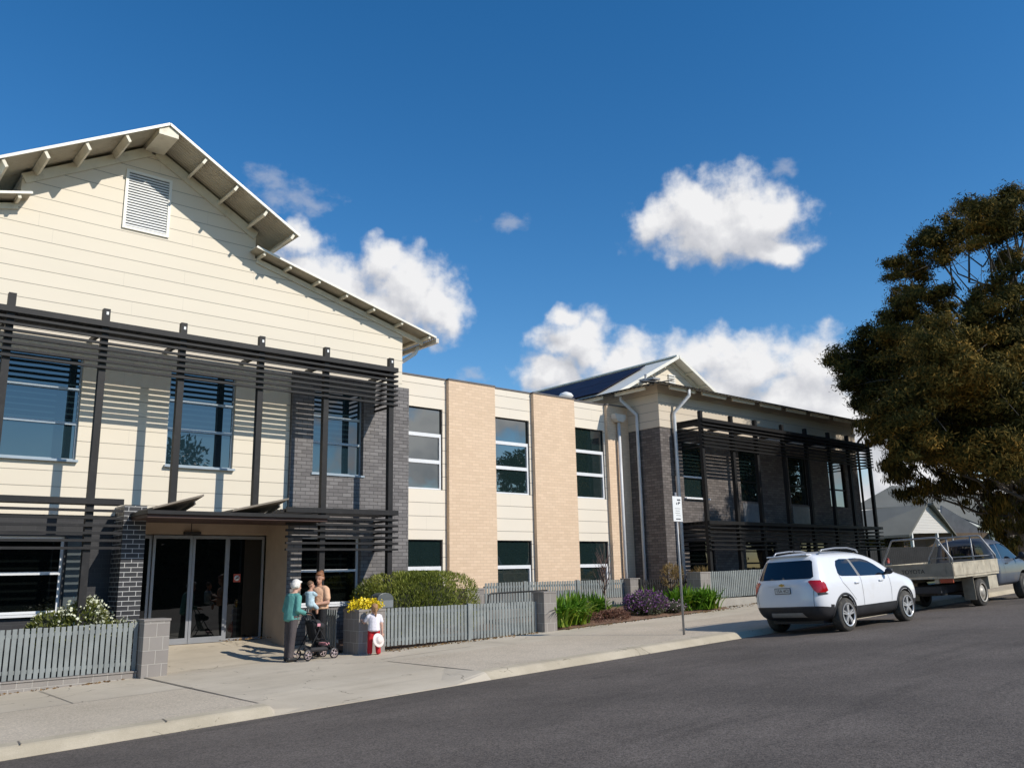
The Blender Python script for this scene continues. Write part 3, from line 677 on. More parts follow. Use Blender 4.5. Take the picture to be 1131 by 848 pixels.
roof3 = build(r3, 'roof', plain('far_roof_sheet', (.20, .185, .16), .5, var=.12, scale=1.2), B3, fixn=False)
XR, ZR, YG, SG = 28.35, 10.57, 21.95, .515
u3 = MB()
for s in (1, -1):
    u3.add([(XR, YG, ZR), (XR, 34.5, ZR), (XR + s * 4.5, 34.5, ZR - 4.5 * SG), (XR + s * 4.5, YG, ZR - 4.5 * SG)], [(0, 1, 2, 3)])
    u3.add([(XR, YG, ZR - .05), (XR, 34.5, ZR - .05), (XR + s * 4.5, 34.5, ZR - .05 - 4.5 * SG), (XR + s * 4.5, YG, ZR - .05 - 4.5 * SG)], [(0, 1, 2, 3)])
    u3.bar((XR, YG - .02, ZR - .02), (XR + s * 4.5, YG - .02, ZR - .02 - 4.5 * SG), .035, .13)
u3.bar((XR, YG, ZR + .02), (XR, 34.5, ZR + .02), .3, .05)
build(u3, 'gable_roof', BARGE, roof3)
p3 = MB()
for s in (1, -1):
    for dx in (.95, 1.85, 2.75, 3.65):
        T = Matrix.Translation((XR + s * dx, 0, ZR - .055 - SG * dx)) @ Matrix.Rotation(s * math.atan(SG), 4, 'Y'); p3 = MB(); p3.box(-.025, .025, YG + .02, YG + .5, -.1, -.002, T); build(p3, 'purlin', TRIM, roof3)
    p3 = MB(); p3.bar((XR, YG + .47, ZR - .17), (XR + s * 4.2, YG + .47, ZR - .17 - 4.2 * SG), .05, .18); build(p3, 'rake_board', TRIM, roof3)
x_ = X1 + .75
while x_ < X2 - 1.2:
    p3 = MB(); p3.box(x_, x_ + 1.35, YEV + .16, YEV + .22, EV - .1, EV + .018); build(p3, 'purlin', TRIM, roof3); x_ += 1.75
for k in range(7): p3 = MB(); p3.box(X1 + .16, X1 + .22, YEV + .75 + k * 1.9, YEV + 2.1 + k * 1.9, EV - .1, EV + .018); build(p3, 'purlin', TRIM, roof3)
gw3 = MB(); gw3.prism([(XR - 4.4, 8.2), (XR + 4.4, 8.2), (XR, ZR - .1)], YG + .5, YG + .55); build(gw3, 'gable_wall', CLAD, B3)
v_ = MB()
for i in range(9): v_.box(XR - .22, XR + .22, YG + .43, YG + .49, 8.95 + i * .105, 9.0 + i * .105)
build(v_, 'gable_vent', WHITE, B3)
g3 = MB(); g3.bar((XR - 4.52, YG, ZR - 4.5 * SG - .03), (XR - 4.52, 34.5, ZR - 4.5 * SG - .03), .12, .12); build(g3, 'gutter', plain('gutter_grey', (.30, .30, .31), .4), roof3)
TS = Matrix.Translation((XR, 0, ZR)) @ Matrix.Rotation(-math.atan(SG), 4, 'Y')
for c_ in range(7):
    for r_ in range(2):
        sp = MB(); y0 = YG + 1.35 + c_ * 1.68; sp.box(-2.35 - r_ * 1.72, -.68 - r_ * 1.72, y0, y0 + 1.64, .06, .1, TS); build(sp, 'solar_panel', SOLAR, roof3)
br = MB(); br.box(X1 + .15, X1 + .5, 17.55, 17.95, EV + .2, EV + .26); br.tube([(X1 + .3, 18.0, EV + .15), (X1 + .3, 18.0, EV + .45)], .04); br.box(X1 + .2, X1 + .42, 17.951, 18.2, EV + .2, EV + .3); build(br, 'roof_bracket', GALV, roof3)
dq = MB(); dq.tube([(21.45, 19.2, 7.6), (21.45, 19.2, 7.4), (21.76, 18.8, 6.85), (21.76, 18.8, 6.7), (21.76, 18.8, .4)], .055); build(dq, 'downpipe', PIPEG, B3)
dq = MB(); dq.tube([(22.76, 17.3, 7.6), (22.76, 17.3, 7.4), (22.5, 17.78, 6.85), (22.5, 17.78, 6.7), (22.5, 17.78, .5)], .06); build(dq, 'downpipe', PIPEG, B3)
dq = MB(); dq.tube([(35.5, 17.35, 7.6), (35.0, 17.8, 6.9), (34.95, 17.85, 6.7), (34.95, 17.85, .8)], .05); build(dq, 'downpipe', BRONZEF, B3)
xs_p = [22.77, 24.46, 25.89, 27.61, 29.19, 30.86, 32.33, 34.0]
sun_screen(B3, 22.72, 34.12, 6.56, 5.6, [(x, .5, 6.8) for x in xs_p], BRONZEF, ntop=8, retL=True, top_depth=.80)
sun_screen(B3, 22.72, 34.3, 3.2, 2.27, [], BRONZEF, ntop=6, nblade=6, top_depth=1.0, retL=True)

# ================================================================== fences and piers
def picket_fence(name, label, x0, x1, Y, zt0, zt1, zb0, zb1, pitch, wid, mat, posts=(), rail_in=.12, grp=None, xdir=True, cat='fence'):
    r = thing(name, label, cat, (x0 if xdir else Y, Y if xdir else x0, min(zb0, zb1)), group=grp)
    n = int(round(abs(x1 - x0) / pitch)); mbp = MB(); ra = MB()
    P_ = (lambda u, v, z: (u, Y + v, z)) if xdir else (lambda u, v, z: (Y + v, u, z))
    for i in range(n):
        t = (i + .5) / n; u = x0 + (x1 - x0) * t; zt = zt0 + (zt1 - zt0) * t + random.uniform(-.006, .006); zb = zb0 + (zb1 - zb0) * t + random.uniform(-.006, .006)
        a = P_(u - wid / 2, 0, zb); b = P_(u + wid / 2, .016, zt)
        mbp.box(min(a[0], b[0]), max(a[0], b[0]), min(a[1], b[1]), max(a[1], b[1]), zb, zt)
    build(mbp, 'pickets', mat, r)
    for k in (0, 1):
        za, zb_ = (zb0 + rail_in, zb1 + rail_in) if k == 0 else (zt0 - rail_in, zt1 - rail_in)
        ra.bar(P_(min(x0, x1), .04, za if x0 < x1 else zb_), P_(max(x0, x1), .04, zb_ if x0 < x1 else za), .04, .06)
    build(ra, 'rail', mat, r)
    for u in posts:
        t = (u - x0) / (x1 - x0); q = MB(); a = P_(u, .03, 0)
        q.box(a[0] - .04, a[0] + .04, a[1] - .05, a[1] + .03, zb0 + (zb1 - zb0) * t - .15, zt0 + (zt1 - zt0) * t + .02); build(q, 'post', mat, r)
    return r
picket_fence('picket_fence', 'grey green picket fence on a low block wall at the left edge', -1.0, 5.19, 16.55, .92, .965, .14, .13, .093, .068, FENCE, (2.9,))
lw = MB(); lw.box(-1, 5.19, 16.5, 16.7, -.4, .10); lw.box(-1, 5.19, 16.48, 16.72, .101, .125)
tag(build(lw, 'low_wall', BLOCK, loc=(2, 16.6, 0)), 'low grey block wall under the left picket fence', 'wall')
def pier(x0, x1, y0, y1, z0, z1, label, cap=.04, name='block_pier'):
    r = thing(name, label, 'pier', ((x0 + x1) / 2, (y0 + y1) / 2, z0)); q = MB(); q.box(x0, x1, y0, y1, z0 - .25, z1 - cap); build(q, 'shaft', BLOCK, r, .006)
    q = MB(); q.box(x0 - .012, x1 + .012, y0 - .012, y1 + .012, z1 - cap, z1); build(q, 'cap', plain('cap_stone', (.26, .235, .215), .8), r, .006); return r
pier(5.2, 5.66, 16.3, 16.72, .0, 1.015, 'square grey block pier at the end of the left picket fence by the entrance')
pier(9.3, 9.93, 15.78, 16.42, .12, 1.02, 'wide grey block planter pier holding yellow flowers beside the girl', .05, 'planter_pier')
pier(14.36, 14.78, 15.66, 16.06, .25, 1.23, 'grey block pier between the middle picket fence and the strappy plants')
pier(21.5, 22.0, 16.38, 16.9, .45, 1.60, 'grey block pier at the left end of the pale fence behind the white car')
pier(20.35, 20.8, 18.2, 18.6, .5, 1.45, 'small block pier by the black gate behind the garden bed')
pier(13.55, 14.15, 17.7, 18.1, .2, 1.32, 'low block pier behind the middle fence under the second window bay')
picket_fence('picket_fence', 'long grey green picket fence between the planter pier and the garden bed pier', 9.95, 14.34, 15.9, 1.015, 1.005, .24, .25, .094, .066, FENCE, (12.25,))
picket_fence('return_fence', 'short dark picket fence running back beside the entrance path behind the women', 16.45, 17.8, 9.15, 1.0, 1.05, .25, .3, .1, .06, FENCE, (), xdir=False)
picket_fence('picket_fence', 'distant pale picket fence behind the garden bed in front of the link wing', 14.75, 20.34, 18.45, 1.44, 1.42, .8, .9, .1, .06, FENCE, (16.2, 18.3))
bw = MB(); bw.box(14.2, 20.34, 18.47, 18.7, 0, 1.16)
tag(build(bw, 'block_wall', BLOCK, loc=(16, 18.6, 0)), 'grey block retaining wall behind the distant picket fence', 'wall')
picket_fence('black_gate', 'black metal picket gate in shade between two block piers', 20.1, 22.6, 17.6, 1.41, 1.4, .62, .65, .11, .035, FENCEK, (20.15, 22.5), cat='gate')
picket_fence('picket_fence', 'pale picket fence on a rendered base wall behind the white car', 22.02, 33.9, 16.42, 1.6, 1.75, .80, .92, .1, .066, FENCE, (25.5, 29, 32.5))
rw = MB(); rw.box(22.02, 34, 16.4, 16.62, .3, .78)
tag(build(rw, 'base_wall', ground_mat('rendered_base', ((.36, .33, .29), (.43, .40, .35)), .2, 150, .8), loc=(28, 16.5, .5)), 'low pale base wall under the fence behind the white car', 'wall')
hr = thing('handrail', 'black metal handrail with balusters behind the middle picket fence', 'handrail', (14.6, 17.0, .3))
q = MB(); q.tube([(13.6, 17, .45), (13.72, 17, 1.16), (13.8, 17, 1.2), (15.7, 17, 1.22)], .022); q.tube([(13.7, 17, .55), (15.7, 17, .6)], .015); build(q, 'rail', FENCEK, hr)
q = MB()
for i in range(19): q.tube([(13.78 + i * .1, 17, .55), (13.78 + i * .1, 17, 1.19)], .007, 6)
build(q, 'balusters', FENCEK, hr)

# mailbox
mbx = thing('mailbox', 'dark grey letterbox with a rounded top behind the girl', 'mailbox', (10.2, 16.35, .15))
q = MB(); prof = [(-.2, 1.0), (.2, 1.0), (.2, 1.2)] + [(.2 * math.cos(t), 1.2 + .13 * math.sin(t)) for t in np.linspace(.2, math.pi - .2, 9)] + [(-.2, 1.2)]
q.prism([(10.2 + a, b) for a, b in prof], 16.2, 16.52); build(q, 'box', plain('mailbox_grey', (.10, .11, .11), .35), mbx, .006)
q = MB(); q.box(10.05, 10.38, 16.185, 16.2, 1.02, 1.17); build(q, 'door', plain('mailbox_door', (.22, .235, .24), .35), mbx)
q = MB(); q.box(10.16, 10.24, 16.32, 16.4, .1, 1.0); build(q, 'post', BRONZE, mbx)

# ================================================================== shrubs
def bush(name, label, cat, c, r, n, L, Wd, mat, core=None, upright=.3, lumps=10, group=None, flowers=None, inner=.8, boxy=0):
    o = thing(name, label, cat, (c[0], c[1], c[2] - r[2]), group=group); V = []; k = 0
    lum = [(np.array(c), np.array(r))]
    for _ in range(lumps):
        d = rng.normal(0, 1, 3); d /= np.linalg.norm(d); d[2] = abs(d[2]) * .9 - .1
        lum.append((np.array(c) + d * np.array(r) * .62, np.array(r) * rng.uniform(.34, .5)))
    cs_, ds_ = [], []
    for i, (cc, rr) in enumerate(lum):
        q_, d_2 = shell(int(n * (.4 if i == 0 else .6 / max(1, lumps))), cc, rr, inner); cs_.append(q_); ds_.append(d_2)
    C_ = np.concatenate(cs_); D_ = np.concatenate(ds_) * .6; D_[:, 2] += upright
    if boxy:
        u_ = (C_ - np.asarray(c)) / np.asarray(r); nn = np.linalg.norm(u_, axis=1)[:, None]; pn = (np.abs(u_) ** boxy).sum(1)[:, None] ** (1 / boxy); C_ = np.asarray(c) + u_ * (nn / np.maximum(pn, 1e-6)) ** .9 * np.asarray(r)
    keep = C_[:, 2] > c[2] - r[2] * .98; V, f_ = leaves(C_[keep], D_[keep], L, Wd)
    mesh_np('foliage', V, f_, 4, mat, o)
    if core:
        bm = bmesh.new(); bmesh.ops.create_icosphere(bm, subdivisions=3, radius=1)
        for v in bm.verts: v.co = Vector(c) + Vector((v.co.x * r[0], v.co.y * r[1], v.co.z * r[2])) * (.72 + .08 * math.sin(v.co.x * 9) * math.cos(v.co.y * 7))
        m_ = MB(); m_.add([v.co for v in bm.verts], [[v.index for v in f.verts] for f in bm.faces]); bm.free(); build(m_, 'twigs', core, o)  # solid dark filler core added inside the bush, not separate twigs
    if flowers:
        fm, fn, fs = flowers; q_, d_2 = shell(fn, c, np.array(r) * 1.0, .93); kk = (d_2[:, 2] > -.25); q_ = q_[kk] + rng.normal(0, .05, (kk.sum(), 3)); V, f_ = leaves(q_, d_2[kk], fs, fs, 0, 1.5); mesh_np('flowers', V, f_, 4, fm, o)
    return o
HED = foliage('hedge_leaf', [(.065, .09, .012), (.15, .18, .026), (.26, .28, .05), (.38, .37, .09)], trans=.2)
CORE = plain('core_dark', (.025, .028, .012), .9)  # dark filler that keeps gaps between leaves from showing through
bush('round_bush', 'large clipped olive green bush behind the middle picket fence', 'bush', (11.7, 17.15, .93), (1.6, .72, .86), 30000, .085, .02, HED, CORE, .7, 14, inner=.9, boxy=4)
WFL = plain('white_petal', (.60, .61, .44), .6)
LFG = foliage('shrub_leaf', [(.06, .08, .012), (.14, .16, .035), (.27, .27, .09)])
bush('flowering_shrub', 'white flowered shrub behind the left picket fence, the taller one', 'shrub', (4.4, 17.1, .95), (.42, .34, .46), 2000, .09, .04, LFG, CORE, .4, 6, flowers=(WFL, 750, .055))
bush('flowering_shrub', 'white flowered shrub behind the left picket fence, the lower yellowish one', 'shrub', (3.85, 17.1, .85), (.36, .3, .38), 1500, .09, .04, LFG, CORE, .4, 5, flowers=(WFL, 160, .05))
bush('flowering_shrub', 'small white flowering plant low against the left fence near the block pier', 'shrub', (4.95, 17.0, .72), (.4, .22, .3), 900, .08, .035, LFG, CORE, .4, 4, flowers=(WFL, 300, .045))
PUR = plain('purple_petal', (.15, .055, .165), .6, var=.35, scale=14)
GRY = foliage('grey_leaf', [(.07, .085, .05), (.13, .15, .09), (.19, .18, .13)])
bush('purple_bush', 'low mounded bush covered in purple flowers in the garden bed', 'bush', (18.85, 16.3, .74), (.74, .5, .36), 3200, .08, .03, GRY, CORE, .4, 9, flowers=(PUR, 2300, .05))
bush('purple_bush', 'pale greyish groundcover clump at the right of the purple bush', 'bush', (19.75, 16.1, .62), (.4, .35, .2), 900, .06, .025, GRY, CORE, .4, 4, flowers=(plain('mauve_petal', (.36, .25, .30), .6), 300, .04))
RDL = foliage('russet_leaf', [(.10, .05, .03), (.20, .10, .07), (.32, .19, .13)])
bush('groundcover', 'reddish brown groundcover clump in the mulch left of the purple bush', 'plant', (17.3, 16.15, .5), (.6, .35, .2), 1800, .06, .03, RDL, None, .4, 5)
bush('groundcover', 'small reddish groundcover clump nearest the strappy plants', 'plant', (16.5, 16.2, .47), (.4, .3, .2), 900, .06, .03, RDL, None, .4, 4)
YFL = plain('yellow_petal', (.82, .62, .015), .55, var=.15, scale=30)
bush('flower_pot', 'mass of bright yellow flowers on top of the block planter pier', 'flowers', (9.62, 16.1, 1.05), (.34, .3, .10), 500, .05, .02, LFG, None, .4, 4, flowers=(YFL, 1300, .05))
DRY = foliage('dry_leaf', [(.14, .09, .03), (.26, .17, .06), (.3, .24, .1)])
bush('dry_shrub', 'straggly yellow brown shrub behind the block pier by the white car', 'shrub', (21.3, 17.3, 1.5), (.45, .4, .4), 700, .14, .02, DRY, None, .9, 6)
bush('dry_shrub', 'low dry grass tuft showing over the pale fence beside the block pier', 'shrub', (22.6, 17.2, 1.5), (.5, .3, .28), 500, .14, .02, DRY, None, .9, 5)
# strappy plants
STR = foliage('strap_leaf', [(.04, .11, .008), (.085, .21, .014), (.16, .30, .024), (.42, .40, .04)], trans=.3)
def strappy(label, x, y, z, n, h, rad, grp):
    o = thing('strappy_plant', label, 'plant', (x, y, z), group=grp); m_ = MB()
    for _ in range(int(n * 1.5)):
        a = random.uniform(0, 2 * math.pi); bx, by = x + random.gauss(0, rad * .35), y + random.gauss(0, rad * .3)
        ln = h * random.uniform(.7, 1.15); lean = random.uniform(.25, 1.25); wd = random.uniform(.024, .04); dx, dy = math.cos(a), math.sin(a); pts = []
        for k in range(6):
            t = k / 5; ou = lean * ln * t ** 1.25 * .72; zz = ln * (t - .56 * lean * t ** 2.3)
            ww = wd * (1 - t ** 3) + .003; pts += [(bx + dx * ou - dy * ww, by + dy * ou + dx * ww, z + zz), (bx + dx * ou + dy * ww, by + dy * ou - dx * ww, z + zz)]
        m_.add(pts, [(2 * k, 2 * k + 1, 2 * k + 3, 2 * k + 2) for k in range(5)])
    build(m_, 'leaves', STR, o, fixn=False); return o
sg = 'strappy green plants in the garden bed'
for (lab, x, y, n, h, rad) in (('tall strappy green plant touching the block pier at the left of the bed', 15.1, 16.1, 190, .95, .5), ('strappy green plant second along the bed, yellowing at the base', 15.8, 16.2, 190, .9, .5),
        ('strappy plant against the back fence above the russet groundcover', 16.9, 17.0, 140, .85, .45), ('strappy plant behind the purple bush on its left side', 17.7, 17.1, 110, .8, .45),
        ('strappy plant directly right of the purple bush at the back', 19.6, 16.8, 150, .8, .5), ('broad strappy plant behind the parking sign pole', 20.5, 16.4, 190, .85, .55), ('strappy plant at the right end of the bed with yellow leaves', 21.2, 16.05, 190, .78, .5)):
    strappy(lab, x, y, G(x) + .06, n, h, rad, sg)
# small bare tree
bt_ = thing('bare_sapling', 'thin leafless sapling in front of the third window bay', 'tree', (17.5, 16.6, G(17.5) + .06)); q = MB(); z0 = G(17.5) + .06
q.tube([(17.5, 16.6, z0), (17.52, 16.6, z0 + .7), (17.5, 16.62, z0 + 1.3)], [.025, .02, .014], 7); tr_ = build(q, 'trunk', BARKP, bt_); q = MB()
for i in range(34):
    a = random.uniform(0, 6.28); zb = z0 + random.uniform(.6, 1.35); l = random.uniform(.3, .75); p = Vector((17.5, 16.61, zb)); e1 = p + Vector((math.cos(a) * l * .35, math.sin(a) * l * .3, l * .6)); e2 = e1 + Vector((math.cos(a + .5) * l * .2, math.sin(a + .5) * l * .2, l * .45))
    q.tube([p, e1, e2], [.008, .006, .002], 5)
build(q, 'twigs', plain('twig_red', (.16, .09, .075), .8), bt_)
# leaf litter
LIT = foliage('dead_leaf', [(.14, .08, .03), (.22, .13, .05), (.10, .06, .03)], trans=0)
C_ = np.concatenate([np.stack([rng.uniform(9.9, 14.2, 260), 15.82 - np.abs(rng.normal(0, .13, 260)), np.zeros(260)], 1), np.stack([rng.uniform(22, 27, 320), 16.3 - np.abs(rng.normal(0, .22, 320)), np.zeros(320)], 1),
    np.stack([rng.uniform(15, 22, 200), 15.68 - np.abs(rng.normal(0, .1, 200)), np.zeros(200)], 1), np.stack([rng.uniform(7.6, 8.6, 60), rng.uniform(18.3, 18.85, 60), np.full(60, .3)], 1), np.stack([rng.uniform(0, 5, 120), 16.46 - np.abs(rng.normal(0, .07, 120)), np.zeros(120)], 1)])
C_[:, 2] += np.array([G(x) for x in C_[:, 0]]) + .02; V, f_ = leaves(C_, np.stack([rng.normal(0, 1, len(C_)), rng.normal(0, 1, len(C_)), np.zeros(len(C_))], 1), .06, .035, 0, .1)
tag(mesh_np('leaf_litter', V, f_, 4, LIT), 'dead leaves scattered along the fence bases', 'leaf litter', kind='stuff')

# ================================================================== parking sign
ps = thing('parking_sign', 'white parking sign on a thin grey pole at the kerb', 'sign', (15.05, 12.0, G(15)))
q = MB(); q.tube([(15.05, 12.0, G(15) - .2), (15.05, 12.0, 3.36)], .026, 12); build(q, 'pole', GALV, ps)
TSn = Matrix.Translation((15.05, 11.965, 3.0)) @ Matrix.Rotation(R(3), 4, 'Z')
q = MB(); q.box(-.17, .17, -.004, .004, -.28, .27, TSn); sgn = build(q, 'sign_plate', plain('sign_white', (.8, .8, .78), .35, var=.02), ps, .004)
q = MB()
for (a, b, c, d) in ((.0, .12, .18, .21), (.03, .1, .12, .15), (-.04, -.01, .09, .13), (.02, .05, .09, .13), (-.1, .1, .0, .006), (-.08, .07, -.05, -.044), (-.09, .08, -.1, -.094), (-.07, .1, -.15, -.144), (-.08, .09, -.235, -.215)): q.box(a, b, -.007, -.0045, c, d, TSn)
build(q, 'lettering', plain('sign_ink', (.05, .05, .06), .5), sgn)

# ================================================================== figures
def figure_mesh(name, blobs_, mat, parent, vox=.014, smooth=2):
    "voxel-joined continuous surface from chains of ellipsoids; local coordinates"
    bm = bmesh.new()
    def sph(p, r):
        rr = r if isinstance(r, (tuple, list)) else (r, r, r)
        bmesh.ops.create_icosphere(bm, subdivisions=2, radius=1, matrix=Matrix.Translation(p) @ Matrix.Diagonal((*rr, 1)))
    for b in blobs_:
        if len(b) == 2: sph(b[0], b[1])
        else:
            a, ra, c, rc = b; a = Vector(a); c = Vector(c); ra3 = ra if isinstance(ra, (tuple, list)) else (ra,) * 3; rc3 = rc if isinstance(rc, (tuple, list)) else (rc,) * 3
            n = max(2, int((c - a).length / (min(min(ra3), min(rc3)) * .4)) + 1); n = min(n, 40)
            for i in range(n + 1):
                t = i / n; sph(a.lerp(c, t), tuple(u + (v_2 - u) * t for u, v_2 in zip(ra3, rc3)))
    me = bpy.data.meshes.new(name); bm.to_mesh(me); bm.free(); tmp = bpy.data.objects.new(name, me); COL.objects.link(tmp)
    md = tmp.modifiers.new('r', 'REMESH'); md.mode = 'VOXEL'; md.voxel_size = vox; md.use_smooth_shade = True
    if smooth:
        s2 = tmp.modifiers.new('s', 'SMOOTH'); s2.iterations = smooth; s2.factor = .5
    dg = bpy.context.evaluated_depsgraph_get(); me2 = bpy.data.meshes.new_from_object(tmp.evaluated_get(dg)); bpy.data.objects.remove(tmp); bpy.data.meshes.remove(me)
    me2.name = name; me2.materials.clear(); me2.materials.append(mat); me2.polygons.foreach_set('use_smooth', [True] * len(me2.polygons))
    o = bpy.data.objects.new(name, me2); COL.objects.link(o); o.parent = parent; return o
def hand(wr, d, palm_n, s=1.0, side=1):
    "five-finger hand blobs: wrist wr, direction d, palm normal"
    wr = Vector(wr); d = Vector(d).normalized(); n = Vector(palm_n).normalized(); l = d.cross(n).normalized() * side; out = []
    out.append((wr, .026 * s, wr + d * .085 * s, (.034 * s, .034 * s, .030 * s)))
    for k, ln in enumerate((.062, .075, .070, .055)):
        b = wr + d * .09 * s + l * (k - 1.5) * .02 * s; m1_ = b + d * ln * .55 * s + n * .012 * s; out += [(b, .0095 * s, m1_, .009 * s), (m1_, .009 * s, m1_ + d * ln * .3 * s + n * .03 * s, .0075 * s)]
    t0 = wr + d * .03 * s - l * .03 * s; t1 = t0 + d * .035 * s - l * .03 * s; out += [(t0, .013 * s, t1, .011 * s), (t1, .011 * s, t1 + d * .03 * s + n * .012 * s, .009 * s)]
    return out
def head_blobs(c, s=1.0, f=(1, 0, 0), tilt=0):
    c = Vector(c); f = Vector(f).normalized(); l = Vector((0, 0, 1)).cross(f).normalized(); u = f.cross(l)
    P_ = lambda a, b, z: c + f * a * s + l * b * s + u * z * s
    return [(P_(-.01, 0, .02), (.092 * s, .08 * s, .10 * s)), (P_(.03, 0, -.05), (.06 * s, .058 * s, .07 * s)), (P_(.085, 0, .0), .012 * s, P_(.105, 0, -.028), .014 * s), (P_(.075, 0, -.088), (.022 * s, .03 * s, .02 * s)),
            (P_(.085, 0, -.062), (.014 * s, .024 * s, .008 * s)), (P_(-.005, .08, -.01), (.018 * s, .012 * s, .03 * s)), (P_(-.005, -.08, -.01), (.018 * s, .012 * s, .03 * s))], P_
def face_details(P_, s, parent, iris=(.05, .04, .03)):
    q = MB()
    for sg_ in (1, -1): q.lathe([(.001, -.008 * s), (.009 * s, -.004 * s), (.010 * s, 0), (.009 * s, .004 * s), (.001, .008 * s)], tuple(P_(.074, .032 * sg_, .008)), 'x', 8)
    build(q, 'eyes', plain('eye_dark', iris, .3), parent, local=True)
    q = MB(); a = P_(.098, .018, -.064); b = P_(.098, -.018, -.064); q.tube([a, P_(.101, 0, -.066), b], .005 * s, 6); build(q, 'mouth', plain('lips', (.35, .12, .10), .5), parent, local=True)
SKIN = plain('skin', (.50, .27, .18), .55, var=.06)
SKINP = plain('pale_skin', (.58, .34, .25), .55, var=.06)
BLACKC = plain('black_cloth', (.012, .012, .014), .85, var=.3, bump=1.0, bscale=22)
SHOE = plain('black_shoe', (.015, .015, .016), .5)
# --- elderly woman facing +x, hands on the pushchair handle
pw = thing('person', 'person with white hair in a teal cardigan and grey trousers gripping the pushchair handle', 'person', (7.93, 16.05, G(7.93) + .014), (0, 0, R(8)))
hc = (.1, 0, 1.44); hb_, PH = head_blobs(hc, 1.0, (1, 0, -.25))
body = [((0, 0, .93), (.13, .15, .12)), ((0, 0, .95), (.115, .145, .1), (.03, 0, 1.2), (.12, .165, .12)), ((.03, .13, 1.22), .06, (.03, -.13, 1.22), .06), ((.05, 0, 1.25), .055, (.085, 0, 1.38), .05),
        ((0, .085, .9), .085, (.02, .09, .5), .055), ((.02, .09, .5), .055, (-.01, .09, .08), .038), ((-.01, .09, .06), .04, (.11, .1, .035), .034),
        ((0, -.085, .9), .085, (-.03, -.09, .5), .055), ((-.03, -.09, .5), .055, (-.08, -.09, .08), .038), ((-.08, -.09, .06), .04, (.04, -.1, .035), .034)] + hb_
for s in (1, -1):
    body += [((.03, .18 * s, 1.2), .05, (-.01, .22 * s, .97), .04), ((-.01, .22 * s, .97), .04, (.22, .17 * s, .9), .03)] + hand((.23, .17 * s, .9), (1, -.1 * s, -.1), (0, 0, -1), .95, s)
bo = figure_mesh('body', body, SKINP, pw, .012)
face_details(PH, 1, bo)
hairb = [(PH(-.03, 0, .045), (.095, .092, .088)), (PH(-.07, 0, -.01), (.06, .088, .075)), (PH(.045, .0, .085), (.045, .07, .03)), (PH(-.02, .07, .0), (.05, .03, .06)), (PH(-.02, -.07, .0), (.05, .03, .06))]
figure_mesh('hair', hairb, plain('white_hair', (.74, .70, .64), .7, var=.2, scale=40, bump=.8, bscale=60), pw, .012, 1)
TEAL = plain('teal_knit', (.10, .30, .27), .85, var=.15, scale=8, bump=1.0, bscale=22)
card = [((-.005, 0, .80), (.15, .185, .06), (0, 0, .95), (.145, .178, .1)), ((0, 0, .95), (.145, .178, .1), (.03, 0, 1.2), (.14, .18, .115)), ((.03, .13, 1.235), .07, (.03, -.13, 1.235), .07), ((.045, 0, 1.28), (.07, .07, .04))]
for s in (1, -1): card += [((.03, .175 * s, 1.21), .068, (-.01, .225 * s, .97), .056), ((-.01, .225 * s, .97), .056, (.19, .18 * s, .905), .045)]
figure_mesh('cardigan', card, TEAL, pw, .013, 2)
tr = [((0, 0, .87), (.13, .16, .09))]
for s, x in ((1, .02), (-1, -.03)): tr += [((0, .085 * s, .85), .098, (x, .09 * s, .5), .075), ((x, .09 * s, .5), .075, (x - .035, .09 * s, .1), .066)]
figure_mesh('trousers', tr, plain('grey_trouser', (.085, .07, .07), .85, var=.15, bump=1.0, bscale=22), pw, .013, 2)
sh = []
for s, x in ((1, -.01), (-1, -.08)): sh += [((x - .02, .095 * s, .05), .05, (x + .13, .1 * s, .04), .042)]
figure_mesh('shoes', sh, SHOE, pw, .012, 1)
# --- woman holding a baby, facing -x
mw = thing('person', 'person with ginger hair in a peach t-shirt holding a baby', 'person', (8.72, 16.4, G(8.72) + .014), (0, 0, R(198)))
hb_, PH = head_blobs((.05, .03, 1.56), 1.0, (.9, .3, -.35))
body = [((0, 0, .98), (.12, .16, .12)), ((0, 0, 1.0), (.11, .145, .1), (.01, 0, 1.28), (.11, .17, .11)), ((.01, .14, 1.33), .06, (.01, -.14, 1.33), .06), ((.01, 0, 1.36), .05, (.035, .015, 1.48), .048),
        ((0, .09, .94), .092, (.01, .1, .52), .06), ((.01, .1, .52), .06, (-.03, .1, .09), .04), ((-.03, .1, .065), .042, (.11, .11, .035), .035), ((0, -.09, .94), .092, (.02, -.1, .52), .06), ((.02, -.1, .52), .06, (.0, -.1, .09), .04), ((0, -.1, .065), .042, (.14, -.11, .035), .035)] + hb_
body += [((.01, .19, 1.31), .055, (.02, .25, 1.06), .045), ((.02, .25, 1.06), .043, (.24, .12, 1.04), .032)] + hand((.25, .115, 1.04), (.6, -.8, .1), (-.6, -.2, .5), 1, 1)
body += [((.01, -.19, 1.31), .055, (.08, -.24, 1.1), .045), ((.08, -.24, 1.1), .043, (.26, -.06, 1.18), .032)] + hand((.265, -.05, 1.18), (.3, .9, .1), (-1, 0, 0), 1, -1)
bo = figure_mesh('body', body, SKIN, mw, .012); face_details(PH, 1, bo)
GING = plain('ginger_hair', (.24, .10, .045), .6, var=.3, scale=30, bump=.7, bscale=60)
figure_mesh('hair', [(PH(-.03, 0, .04), (.095, .09, .09)), (PH(-.065, 0, -.015), (.05, .08, .07)), (PH(.04, 0, .085), (.04, .065, .025)), (PH(-.115, 0, .075), .05), (PH(-.06, .05, -.03), (.04, .035, .05)), (PH(-.06, -.05, -.03), (.04, .035, .05))], GING, mw, .012, 1)
PEACH = plain('peach_cotton', (.70, .43, .27), .85, var=.06, bump=1.0, bscale=22)
